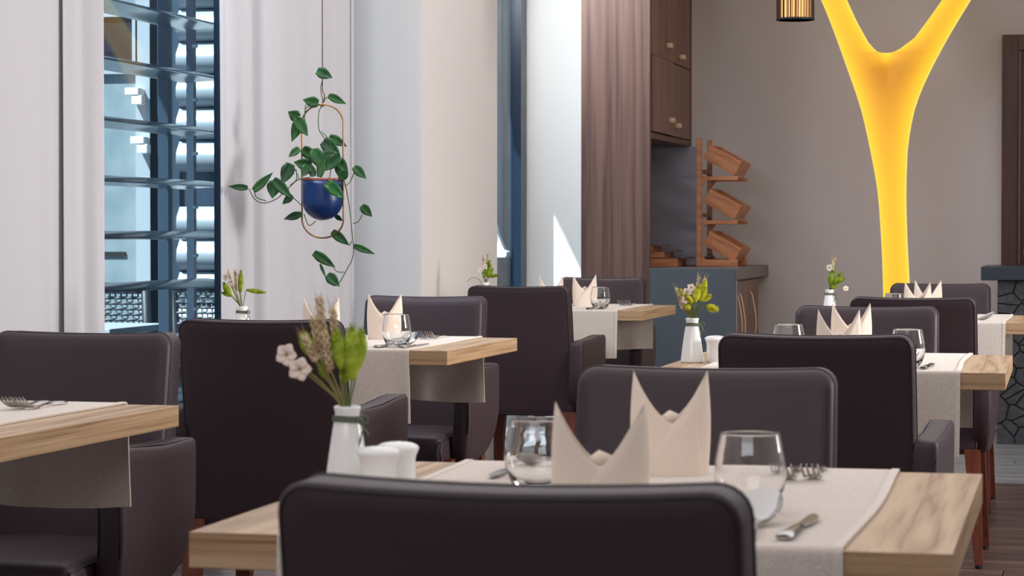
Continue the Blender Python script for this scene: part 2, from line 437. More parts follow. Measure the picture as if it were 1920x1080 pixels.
# ------------------------------------------------------------------ curtains (hang close to the glass)
def curtain(prof, z0, z1, label, thick=.003):
    """prof: list of (v, u) along the rail; resampled smoothly"""
    pts = smooth_pts([(p[1], p[0], 0) for p in prof], 8)
    n = len(pts); rows_ = 14; g = G(); V = []; F = []
    nrm = []
    for i in range(n):
        t = pts[min(i + 1, n - 1)] - pts[max(i - 1, 0)]; nn = Vector((t.y, -t.x, 0)); nn.normalize(); nrm.append(nn)
    for j in range(rows_ + 1):
        z = z0 + (z1 - z0) * j / rows_
        for side in (0, 1):
            for i in range(n):
                p = pts[i] + nrm[i] * (thick * side)
                k = .006 * math.sin(i * .7 + z * 1.3) * (1 - j / rows_)
                V.append((p.x + k, p.y, z))
    w = 2 * n
    for j in range(rows_):
        for i in range(n - 1):
            a = j * w + i; F.append((a, a + 1, a + 1 + w, a + w)); b = a + n; F.append((b + 1, b, b + w, b + 1 + w))
        F.append((j * w, j * w + w, j * w + w + n, j * w + n)); a = j * w + n - 1; F.append((a, a + n, a + n + w, a + w))
    g.add(V, F)
    o = g.obj('curtain', M['curtain'], auto=R(50)); tag(o, label, 'curtain')
    # stitched hem band at both long edges
    for e in (0, 1):
        h = G()
        idx = 3 if e == 0 else n - 4
        a = pts[0 if e == 0 else -1]; b = pts[idx]; nn = nrm[idx]
        q = [a + nn * .004, b + nn * .004, b + nn * .006, a + nn * .006]
        vs = [(p.x, p.y, z0) for p in q] + [(p.x, p.y, z1) for p in q]
        h.add(vs, [(0, 1, 2, 3), (7, 6, 5, 4), (0, 4, 5, 1), (1, 5, 6, 2), (2, 6, 7, 3), (3, 7, 4, 0)])
        h.obj('hem', M['curtain'], o, smooth=False)
    return o


curtain([(3.6, -2.86), (4.2, -2.84), (4.9, -2.87), (5.4, -2.84), (5.9, -2.855), (6.25, -2.848), (6.36, -2.842), (6.48, -2.845), (6.60, -2.850)], .03, 2.84,
        'wide white curtain at the left edge, drawn beside the glass')
curtain([(6.40, -2.832), (6.46, -2.816), (6.53, -2.845), (6.57, -2.835), (6.61, -2.80), (6.64, -2.82)], .03, 2.84,
        'narrow folded white curtain edge overlapping the wide curtain left of the louvred window')
curtain([(7.73, -2.85), (7.80, -2.835), (7.98, -2.83), (8.04, -2.86), (8.09, -2.905), (8.15, -2.88), (8.20, -2.835), (8.4, -2.83), (8.62, -2.838), (8.80, -2.83), (8.88, -2.86), (8.98, -2.845), (9.10, -2.84), (9.22, -2.84)], .03, 2.84,
        'white curtain with a deep vertical fold behind the hanging plant')
tag(G().add(*tube([(-2.85, 3.4, 2.87), (-2.85, 9.4, 2.87)], .008)).obj('curtain_rail', M['white_metal']), 'slim white curtain rail high above the window', 'curtain rail')

# ------------------------------------------------------------------ outside the windows
def sun_slab():  # unseen slab added outside to block the sun and shape its patch
    g = G(); g.add(*box(-4.05, UW - .125, 2.0, 10.4, 2.9, 3.05)); g.add(*box(-3.667, UW - .125, 10.4, 14.2, 2.9, 3.05))
    struct('sun_blocker_1', g, M['ext_wall'])


sun_slab()
tag(G().add(*box(-14, UW - .125, 2, 20, -.12, -.02)).obj('terrace_floor', M['ext_ground'], smooth=False), kind='structure')
# facade opposite
fac = empty('neighbouring_facade', (-5.3, 12.0, 0), 0, 'pale blue-grey neighbouring wall seen through the louvred window', 'building')
G().add(*box(-2.6, .545, 0, .2, -.02, 4.5)).obj('wall', M['ext_wall'], fac, smooth=False)
G().add(*box(.42, .56, -.03, 0, -.02, 4.5)).obj('pilaster', M['ext_trim'], fac, smooth=False)
G().add(*box(.50, .545, -.03, 0, -.02, 4.5)).obj('corner_trim', M['ext_trim'], fac, smooth=False)
wf = G(); wf.add(*box(-.9, .40, -.012, 0, 1.93, 2.20)).obj('window_glass', M['ext_dark'], fac, smooth=False)
g = G(); g.add(*box(-.9, .43, -.03, 0, 2.201, 2.23)); g.add(*box(.401, .43, -.03, 0, 1.93, 2.2)); g.add(*box(-.9, .43, -.03, 0, 1.90, 1.929))
g.obj('window_frame', M['ext_trim'], fac, smooth=False)
G().add(*box(-.2, .35, -.012, 0, .940, .962)).obj('vent_slot', M['black'], fac, smooth=False)
for (x, z, lb) in ((.44, 1.80, 'white square wall lamp, upper one on the neighbouring wall'), (.47, 1.545, 'white square wall lamp, lower one on the neighbouring wall')):
    t = empty('wall_lamp', (-5.3 + x, 11.94, z), 0, lb, 'lamp')
    G().add(*rbox(-.040, .035, -.07, 0, -.018, .020, .004)).obj('lamp_housing', M['white_metal'], t)
    G().add(*rbox(-.004, .052, -.065, -.012, -.068, -.020, .004)).obj('lamp_shade', M['white_metal'], t)
    G().add(*box(-.03, .03, 0, .06, -.015, .015)).obj('mount', M['white_metal'], t, smooth=False)
# louvre blades along the facade
lou = empty('louvre_screen', (-3.27, 6.3, 0), 0, 'blue-grey aluminium louvre screen with broad aerofoil blades outside the window', 'louvres')
prof = []
for i in range(20):
    a = 2 * math.pi * i / 20; x = .10 * math.cos(a); prof.append((x, .011 * math.sin(a) * (1.15 - .5 * math.cos(a)) + .014 * (1 - (x / .10) ** 2)))
bl = G().add(*prism(prof, 0, 2.42, axis='y')); b0 = bl.obj('blade', M['alu'], lou, auto=R(40))
zs = [2.46, 2.25, 2.045, 1.840, 1.640, 1.437, 1.235, 1.045, .865, .665, .46, .26, .08]
b0.location = (0, 0, zs[0])
for z in zs[1:]:
    c = b0.copy(); COL.objects.link(c); c.parent = lou; c.location = (0, 0, z)
p0 = G().add(*box(-.13, -.09, 2.26, 2.30, -.02, 2.9)).obj('post', M['post'], lou, smooth=False)
# small bright clips that hold the blades
clip = G().add(*rbox(-.008, .008, -.01, .01, -.006, .006, .003)).obj('clip', M['white_metal'], lou); clip.location = (.03, 2.23, 1.76)
for z in (1.66, 1.56, 1.36, 1.16, .98, .78): 
    c = clip.copy(); COL.objects.link(c); c.parent = lou; c.location = (.03, 2.23, z)
tag(G().add(*box(-3.475, -3.445, 9.05, 9.08, -.02, 2.9)).obj('steel_post', M['post'], smooth=False), 'slim dark steel post in front of the white slats outside', 'post')
# white convex slats across the terrace
sh = empty('slatted_shutter', (-3.95, 10.2, 0), 0, 'bright white shutter of convex horizontal slats at the right of the window view', 'shutter')
arc = [(.0, .0)] + [(-.045 * math.sin(math.pi * (i / 10) ** .8), .138 * i / 10) for i in range(1, 10)] + [(0, .138), (.006, .138), (.006, 0)]
sl = G().add(*prism([(p[0], p[1]) for p in reversed(arc)], 0, .92, axis='x')); s0 = sl.obj('slat', M['slat'], sh, auto=R(40)); s0.location = (0, 0, .02)
for i in range(1, 18):
    if i == 8: continue
    c = s0.copy(); COL.objects.link(c); c.parent = sh; c.location = (0, 0, .02 + i * .146)
g = G(); g.add(*box(-.03, 0, .0, .05, -.02, 2.75)); g.add(*box(.92, .95, .0, .05, -.02, 2.75)); g.add(*box(0, .92, .02, .05, -.02, 2.75)); g.obj('shutter_frame', M['post'], sh, smooth=False)
# wicker chairs outside
def wicker(loc, rz, label):
    t = empty('wicker_chair', loc, rz, label, 'chair', None)
    g = G()
    g.add(*tube([(-.27, 0, 0), (-.27, .02, .42), (-.27, -.05, .86)], .02)); g.add(*tube([(.27, 0, 0), (.27, .02, .42), (.27, -.05, .86)], .02))
    g.add(*tube([(-.27, -.05, .86), (.27, -.05, .86)], .02)); g.add(*tube([(-.27, .5, 0), (-.27, .5, .62), (-.27, 0, .64)], .02)); g.add(*tube([(.27, .5, 0), (.27, .5, .62), (.27, 0, .64)], .02))
    g.add(*tube([(-.27, .02, .42), (-.27, .5, .42), (.27, .5, .42), (.27, .02, .42)], .016))
    g.obj('chair_frame', M['wicker_dark'], t)
    w = G(); nh = 16
    for i in range(nh):                      # horizontal strands snaking over uprights
        z = .50 + .34 * i / (nh - 1); y = .01 - .06 * (z - .42) / .44
        pts = [(-.26 + .52 * k / 44, y + .009 * math.sin(math.pi * k / 2 + math.pi * i), z + .0) for k in range(45)]
        w.add(*tube(pts, .0062, 4))
    for k in range(23):
        x = -.26 + .52 * k / 22; w.add(*tube([(x, .012, .48), (x, -.045, .85)], .004, 4))
    o = w.obj('woven_back', M['wicker'], t); o['kind'] = 'stuff'
    w = G()
    for i in range(18):
        y = .03 + .45 * i / 17; w.add(*tube([(-.26 + .52 * k / 30, y, .425 + .006 * math.sin(math.pi * k / 1.5 + math.pi * i)) for k in range(31)], .009, 4))
    o = w.obj('woven_seat', M['wicker'], t); o['kind'] = 'stuff'
    return t


wicker((-4.02, 9.30, -.02), R(8), 'grey woven wicker chair on the terrace, nearer the white curtain')
wicker((-3.45, 9.55, -.02), R(-6), 'grey woven wicker chair on the terrace beside the steel post')
t = empty('terrace_table', (-3.9, 8.75, -.02), 0, 'pale terrace table in front of the wicker chairs outside', 'table')
G().add(*box(-.35, .35, -.3, .3, .70, .725, .004)).obj('table_top', M['ext_trim'], t, smooth=False)
G().add(*lathe([(.2, 0), (.2, .02), (.03, .04), (.03, .70)], 20)).obj('pedestal', M['post'], t, auto=R(40))
# dark blue panel and white bracket seen through the far window
pn = empty('blue_panel', (-3.0, 12.86, 0), 0, 'dark blue exterior panel seen through the narrow window', 'panel')
G().add(*box(-2.4, .028, 0, .1, -.02, 4)).obj('panel_board', M['ext_blue'], pn, smooth=False)
G().add(*box(-.16, -.105, -.03, 0, -.02, 4)).obj('panel_edge', M['frame_dark'], pn, smooth=False)
bk = empty('white_bracket', (-3.108, 12.65, .93), 0, 'bright white metal awning bracket in the narrow window', 'bracket')
G().add(*prism([(-.16, 0), (.075, 0), (.085, .012), (.085, .03), (.07, .04), (-.16, .045)], -.04, .04, axis='y', b=.004)).obj('lower_arm', M['white_metal'], bk, auto=R(30))
G().add(*prism([(.035, .035), (.07, .035), (.03, .13), (.02, .17), (-.03, .21), (-.1, .21), (-.1, .18), (-.04, .17), (-.01, .14)], -.03, .03, axis='y', b=.004)).obj('upper_arm', M['white_metal'], bk, auto=R(30))
G().add([(x, y, z) for (x, z, y) in lathe([(.0, -.045), (.042, -.045), (.045, -.035), (.045, .035), (.0, .04)], 24, -.02, .125)[0]], lathe([(.0, -.045), (.042, -.045), (.045, -.035), (.045, .035), (.0, .04)], 24)[1]).obj('pivot', M['white_metal'], bk, auto=R(40))
G().add(*box(-.16, -.05, .04, .19, .0, .2)).obj('wall_plate', M['white_metal'], bk, smooth=False)

# ------------------------------------------------------------------ tall panel and kitchenette
tag(G().add(*box(-2.50, -2.147, 12.04, 12.08, 0, 2.99, .0015)).obj('tall_panel', M['walnut'], smooth=False), 'tall brown wood-grain end panel between the white pier and the counter', 'panel')
uc = empty('wall_cabinet', (-2.147, 12.085, 1.542), 0, 'brown wall cabinet with small square metal knobs above the counter', 'cabinet')
g = G(); g.add(*box(-.345, -.03, 0, 1.25, 0, .03)); g.add(*box(-.345, -.03, 0, 1.25, .03, 1.44)); g.add(*box(-.03, .004, 1.235, 1.25, -.005, 1.44)); g.add(*box(-.03, .0, -.0, 1.235, -.0, .028))
g.obj('cabinet_body', M['walnut'], uc, smooth=False)
for (y0, y1, z0, z1, kx, kz, out) in ((.004, .585, .034, .418, .47, .062, .012), (.590, 1.230, .034, .418, .75, .045, 0), (.004, .585, .424, .98, .47, .062, 0), (.590, 1.230, .424, .98, .88, .03, 0)):
    d = G().add(*box(-.026 + out, .0 + out, y0, y1, z0, z1, .0015)).obj('door', M['walnut_red'], uc, smooth=False)
    k = G().add(*rbox(.0005 + out, .030 + out, kx - .026, kx + .026, z0 + kz, z0 + kz + .026, .002)).obj('knob', M['knob'], d)
bc = empty('base_cabinet', (-2.147, 12.04, 0), 0, 'low cabinet with dark slate end panel and arched handles under the worktop', 'cabinet')
G().add(*box(.001, .434, 0, .025, 0, .885, .001)).obj('end_panel', M['slate'], bc, smooth=False)
G().add(*box(.436, .444, 0, .03, 0, .824)).obj('panel_edging', M['mauve_top'], bc, smooth=False)
G().add(*box(-.34, .395, .045, 1.04, .06, .822)).obj('cabinet_body', M['walnut_red'], bc, smooth=False)
G().add(*box(-.34, .35, .045, 1.04, 0, .06)).obj('plinth', M['black'], bc, smooth=False)
for i, (y0, y1, hy) in enumerate(((.035, .22, .17), (.226, .60, .285), (.606, 1.036, .70))):
    d = G().add(*box(.396, .412, y0, y1, .07, .815, .001)).obj('door', M['walnut_red'], bc, smooth=False)
    pts = smooth_pts([(.412, hy, .42), (.425, hy, .44), (.443, hy, .55), (.443, hy, .62), (.425, hy, .73), (.412, hy, .75)], 6)
    G().add(*tube(pts, .005, 8)).obj('handle', M['knob'], d)
tag(G().add(*box(-2.492, -1.713, 12.082, 13.335, .826, .885, .003)).obj('worktop', M['mauve_top'], smooth=False), 'thick mauve-grey worktop carrying the wooden rack', 'worktop')
tag(G().add(*box(-2.492, -2.10, 13.315, 13.335, .886, 1.54)).obj('splash_panel', M['splash'], smooth=False), 'shiny dark metal splash panel under the wall cabinet', 'panel')

# tilted-box rack
rk = empty('wooden_rack', (-1.985, 12.60, .8855), 0, 'warm wooden rack on the worktop holding tilted boxes', 'rack')
for y in (0, .36):
    f = G()
    f.add(*box(-.013, .013, y, y + .022, 0, .675 - (0 if y == 0 else .0), .002)); f.obj('post', M['bamboo'], rk, smooth=False)
    for z in (.0, .222, .452):
        h = .026 if z else .046
        a = G(); a.add(*box(.0135, .205, y, y + .022, z, z + h * .8, .002))
        a.add(*prism([(.0135, z + h * .8), (.035, z + h * .8), (.0135, z + h * .8 + .025)] if z == 0 else [(.0135, z - .03), (.035, z - .0005), (.0135, z - .0005)], y + .001, y + .021, axis='y'))
        a.obj('arm', M['bamboo'], rk, smooth=False)
g = G()
for z in (.03, .26, .49): g.add(*box(-.012, .012, .0225, .3595, z, z + .02))
g.obj('cross_bar', M['bamboo'], rk, smooth=False)
for i, lb in enumerate(('wooden tilted box on the lowest arm of the rack', 'wooden tilted box on the middle arm of the rack', 'wooden tilted box on the top arm of the rack')):
    z = (.024, .246, .476)[i]
    t = empty('tilted_box', (-1.80, 12.606, .8855 + z), 0, lb, 'box', None); t.rotation_euler = (0, R(29), 0)
    L_, H_, D_, w_ = .190, .082, .365, .010
    x0 = -L_
    for nm, bb in (('side_board', (x0, 0, 0, w_, 0, H_)), ('side_board', (x0, 0, D_ - w_, D_, 0, H_)), ('end_board', (-w_, 0, w_, D_ - w_, .0, H_)), ('end_board', (x0, x0 + w_, w_, D_ - w_, 0, H_)), ('bottom_board', (x0 + w_, -w_, w_, D_ - w_, 0, w_))):
        G().add(*box(*bb, .0012)).obj(nm, M['bamboo'], t, smooth=False)
st = empty('stepped_riser', (-2.36, 12.55, .8855), 0, 'wooden stepped display riser on the worktop beside the tall panel', 'riser')
for (x1, z0, z1) in ((.30, 0, .040), (.23, .048, .075), (.165, .083, .105)):
    G().add(*box(-.1, x1 - .03, 0, .30, z0, z1, .001)).obj('step_block', M['bamboo'], st, smooth=False)
    G().add(*box(-.1, x1 + .01, .004, .33, z1 + .0005, z1 + .0078, .001)).obj('tread', M['walnut_red'], st, smooth=False)

# ------------------------------------------------------------------ bar counter with cracked mosaic front
bar = empty('bar_counter', (-.50, 12.42, 0), 0, 'bar counter with dark slate top and cracked black mosaic front at the right', 'bar counter')
G().add(*box(-.02, 2.2, -.05, .62, .824, .894, .004)).obj('bar_top', M['bar_top'], bar, smooth=False)
G().add(*box(.06, 2.1, .012, .55, .0, .823)).obj('bar_body', M['joint'], bar, smooth=False)
def clip_poly(poly, a, b, c):                      # keep a*x+b*y<=c
    out = []
    for i in range(len(poly)):
        p = poly[i]; q = poly[(i + 1) % len(poly)]; dp = a * p[0] + b * p[1] - c; dq = a * q[0] + b * q[1] - c
        if dp <= 0: out.append(p)
        if dp * dq < 0: t = dp / (dp - dq); out.append((p[0] + (q[0] - p[0]) * t, p[1] + (q[1] - p[1]) * t))
    return out


rnd = random.Random(5); W_, H_ = .86, .82; seeds = []
ny = 13; nx = 12
for j in range(ny):
    for i in range(nx):
        seeds.append(((i + .5 + .5 * (j % 2) + rnd.uniform(-.42, .42)) * W_ / nx, (j + .5 + rnd.uniform(-.40, .40)) * H_ / ny))
for i, s in enumerate(seeds):
    poly = [(0, 0), (W_, 0), (W_, H_), (0, H_)]
    for k, q in enumerate(seeds):
        if k == i or abs(q[0] - s[0]) > .3 or abs(q[1] - s[1]) > .3: continue
        dx, dy = q[0] - s[0], q[1] - s[1]; d = math.hypot(dx, dy)
        mx_, my_ = (s[0] + q[0]) / 2, (s[1] + q[1]) / 2
        poly = clip_poly(poly, dx / d, dy / d, (mx_ * dx + my_ * dy) / d - .0035)
        if len(poly) < 3: break
    if len(poly) < 3: continue
    G().add(*prism([(p[0] + .06, p[1] + .001) for p in poly], .0, .0118, axis='y', b=.0015)).obj('mosaic_piece', M['cell'], bar, smooth=False)
G().add(*box(.925, 2.1, 0, .0118, .001, .822)).obj('bar_front', M['cell'], bar, smooth=False)
t = empty('foot_rail', (-.22, 12.2, 0), 0, 'chrome foot rail on the floor before the bar', 'rail')
G().add(*tube([(0, 0, .055), (1.6, 0, .055)], .014, 12)).obj('rail_tube', M['chrome'], t)
G().add(*tube([(.02, 0, .055), (.02, 0, .0)], .012, 12)).obj('rail_foot', M['chrome'], t)
G().add(*tube([(1.5, 0, .055), (1.5, 0, .0)], .012, 12)).obj('rail_foot', M['chrome'], t)
jug = G().add(*lathe([(0, 0), (.028, 0), (.042, .02), (.047, .06), (.044, .14), (.038, .20), (.037, .205), (.034, .205), (.036, .19), (.040, .06), (0, .02)], 28))
jo = jug.obj('ceramic_jug', M['ceramic_grey'], auto=R(50)); jo.location = (-.275, 12.87, .8945); tag(jo, 'pale grey ceramic jug on the bar at the right edge', 'jug')
# door with dark frame on the end wall
dr = empty('door_1'); dr['kind'] = 'structure'
g = G(); x0 = -.452
g.add(*box(x0, x0 + .085, VE - .05, VE - .001, 0, 2.125, .003)); g.add(*box(x0 + .0855, .55, VE - .05, VE - .001, 2.04, 2.125, .003)); g.add(*box(.55, .635, VE - .05, VE - .001, 0, 2.125, .003))
g.obj('door_frame', M['dark_wood'], dr, smooth=False)
G().add(*box(x0 + .086, x0 + .10, VE - .035, VE - .002, 0, 2.039)).obj('door_stop', M['walnut_red'], dr, smooth=False)
G().add(*box(x0 + .101, .549, VE - .02, VE - .002, 0, 2.039)).obj('door_leaf', M['dark_wood'], dr, smooth=False)
pc = empty('small_picture', (-.325, 13.315, 1.66), 0, 'small framed picture high on the dark door at the right edge', 'picture')
G().add(*box(0, .2, -.012, .004, 0, .165, .001)).obj('picture_frame', M['black'], pc, smooth=False)
G().add(*box(.012, .188, -.0135, -.0121, .012, .153)).obj('print', M['picture'], pc, smooth=False)

# ------------------------------------------------------------------ glowing yellow column
def yellow_lamp():
    root = empty('column_lamp', (-.965, 12.62, 0), 0, 'glowing yellow Y-shaped fabric column lamp against the grey wall', 'lamp')
    k = 1 / 358.0
    def PX(x): return (x - 1681) * k * 1.02
    def PZ(y): return CAMH + (434 - y) * k
    Lf = [(1060, 1652), (700, 1659), (550, 1660), (467, 1657), (363, 1650), (290, 1637), (207, 1619), (140, 1596), (52, 1565), (0, 1544), (-120, 1490), (-262, 1425)]
    Rt = [(1060, 1720), (700, 1712), (529, 1707), (440, 1702), (363, 1700), (280, 1702), (207, 1714), (150, 1737), (83, 1771), (0, 1820), (-120, 1893), (-262, 1985)]
    Li = [(105, 1664), (104.7, 1658), (103.8, 1653), (101, 1646), (86, 1632), (47, 1611), (0, 1590), (-120, 1540), (-262, 1478)]
    Ri = [(105, 1664), (104.7, 1670), (103.8, 1675), (98, 1687), (78, 1714), (41, 1741), (0, 1769), (-120, 1845), (-262, 1935)]
    def ev(T, y):
        if y >= T[0][0]: return T[0][1]
        for (a, b) in zip(T, T[1:]):
            if b[0] <= y <= a[0]:
                t = (a[0] - y) / (a[0] - b[0]); return a[1] + (b[1] - a[1]) * t
        return T[-1][1]
    def sm(T, y): return sum(ev(T, y + d) for d in (-22, -11, 0, 11, 22)) / 5
    ys = [1060 - 25 * i for i in range(0, 36)] + [180, 170, 160, 150, 140, 132, 125, 119, 114, 110, 107, 105.5, 105]
    ys += [104.5, 104, 103, 101, 98, 94, 90, 84, 77, 69, 60, 50, 38, 24, 10, -10, -40, -80, -120, -170, -220, -262]
    NS = 10
    g = G(); glow = []
    for half in (0, 1):
        rows_ = []
        for y in ys:
            l, r = sm(Lf, y), sm(Rt, y); fork = y < 105
            inner = None
            if fork: inner = ev(Li, y) if half == 0 else ev(Ri, y)
            c = 1664 + (min(max(y - 105, 0), 150) / 150) * ((l + r) / 2 - 1664)
            outer = l if half == 0 else r
            inn = inner if fork else c
            wfull = (r - l) / 2 * k if not fork else abs(inn - outer) / 2 * k
            gfac = 0 if fork else min(1, (y - 105) / 95.0)
            D = min(.085, .02 + wfull * 1.0) if not fork else min(.085, .02 + abs(inn - outer) / 2 * k)
            rowf = []
            for i in range(NS + 1):
                s = i / NS                      # 0 outer .. 1 inner
                x = outer + (inn - outer) * (1 - math.cos(math.pi * s)) / 2 if fork else outer + (inn - outer) * (1 - math.cos(math.pi * s / 2 * (1 + (1 - gfac)))) / (1 if gfac == 1 else (1 - math.cos(math.pi / 2 * (2 - gfac))))
                full = math.sqrt(max(0, 1 - (1 - abs(x - outer) / max(abs(inn - outer), 1e-6)) ** 0 * 0 - (1 - abs(x - outer) / max(abs(inn - outer), 1e-6)) ** 2))
                loc = math.sin(math.pi * min(1, abs(x - outer) / max(abs(inn - outer), 1e-6)))
                tt = abs(x - outer) / max(abs(inn - outer), 1e-6)
                loc = math.sqrt(max(0, 1 - (2 * tt - 1) ** 2))
                dep = D * (full * gfac + loc * (1 - gfac)) if not fork else D * loc
                # glow painted into the emission: bright along the outline, darker mid-fork
                hw = abs(inn - outer)
                d_branch = hw * .5 * math.sin(math.pi * tt); d_trunk = hw * math.sin(math.pi / 2 * tt)
                k_ = 0 if fork else min(1, gfac * 2.4); dist = d_branch + (d_trunk - d_branch) * k_ * k_ * (3 - 2 * k_)
                rowf.append((PX(x), dep, PZ(y), dist))
            rows_.append(rowf)
        for sgn in (1, -1):
            V = []; F = []; gl = []
            for rf in rows_:
                for (x, d, z, q) in rf: V.append((x, -d * sgn, z)); gl.append(q)
            w = NS + 1
            for j in range(len(rows_) - 1):
                for i in range(NS):
                    a = j * w + i; f = (a, a + 1, a + 1 + w, a + w)
                    if (sgn == 1) != (half == 0): f = tuple(reversed(f))
                    F.append(f)
            g.add(V, F); glow += gl
    o = g.obj('fabric_sleeve', None or M['lamp_fabric'], root)
    at = o.data.attributes.new('rim_distance', 'FLOAT', 'POINT')
    for i, q in enumerate(glow): at.data[i].value = min(1, q / 62.0)
    bm = bmesh.new(); bm.from_mesh(o.data); bmesh.ops.remove_doubles(bm, verts=bm.verts, dist=.0006); bmesh.ops.recalc_face_normals(bm, faces=bm.faces); bm.to_mesh(o.data); bm.free()
    G().add(*lathe([(.0, 0), (.15, 0), (.15, .012), (.0, .013)], 32, .012, 0)).obj('base_plate', M['black'], root, auto=R(40))
    return root


m = mat('yellow_lamp_fabric', srgb(240, 170, 40), .8); N, L, B = nodes(m); M['lamp_fabric'] = m
at = N.new('ShaderNodeAttribute'); at.attribute_name = 'rim_distance'
cr = N.new('ShaderNodeValToRGB'); e = cr.color_ramp.elements
e[0].position = 0; e[0].color = (*srgb(255, 240, 120), 1); e[1].position = 1; e[1].color = (*srgb(204, 138, 40), 1)
for p_, c_ in ((.07, (255, 216, 64)), (.34, (252, 196, 52)), (.66, (232, 166, 46))): k = e.new(p_); k.color = (*srgb(*c_), 1)
L.new(at.outputs['Fac'], cr.inputs[0]); L.new(cr.outputs[0], B.inputs['Emission Color']); B.inputs['Emission Strength'].default_value = .95
B.inputs['Base Color'].default_value = (*srgb(120, 80, 20), 1)
yellow_lamp()

# pendant lamp
pd = empty('pendant_lamp', (-1.175, 9.99, 1.938), 0, 'cylindrical pendant lamp with dark vertical strings and warm glow', 'lamp')
G().add(*lathe([(0, .0045), (.0685, .0045), (.069, .006), (.069, .30)], 40)).obj('diffuser', M['shade_glow'], pd)
for q_ in (0, .295): G().add(*lathe([(.075, q_), (.079, q_), (.079, q_ + .008), (.075, q_ + .008), (.075, q_)], 48)).obj('shade_ring', M['black'], pd, auto=R(40))
#[(.075, .295), (.079, .295), (.079, .303), (.075, .303), (.075, .295)], 48)); g.obj('shade_ring', M['black'], pd, auto=R(40))
g = G(); rr_ = random.Random(3)
for i in range(96):
    a = 2 * math.pi * (i + rr_.uniform(-1.1, 1.1)) / 96; g.add(*tube([(.076 * math.cos(a), .076 * math.sin(a), .004), (.076 * math.cos(a), .076 * math.sin(a), .298)], .0017, 4, cap=False))
tag(g.obj('string_shade', M['black_string'], pd), kind='stuff')
G().add(*tube([(0, 0, .3), (0, 0, 1.061)], .003)).obj('cord', M['black'], pd)
G().add(*lathe([(0, .29), (.075, .291), (.075, .298), (0, .3)], 32)).obj('top_disc', M['black'], pd, auto=R(40))
light('pendant_bulb', 'POINT', (-1.175, 9.99, 2.05), energy=3.0, color=(1, .7, .4), size=.04, direction=(0, 0, -1))

# ------------------------------------------------------------------ dining chairs
def back_fn(x, y, z):
    # recline to the rear towards the top, slight wrap around the sitter
    t = (z - .36) / .505
    y = y + .11 * (1 - t) + .018 * (x / .2) ** 2 * (.4 + .6 * t)
    x = x * (1.0 + .02 * (1 - t))
    if z > .80: z = z - .006 * (1 - (x / .2) ** 2)
    return (x, y, z)


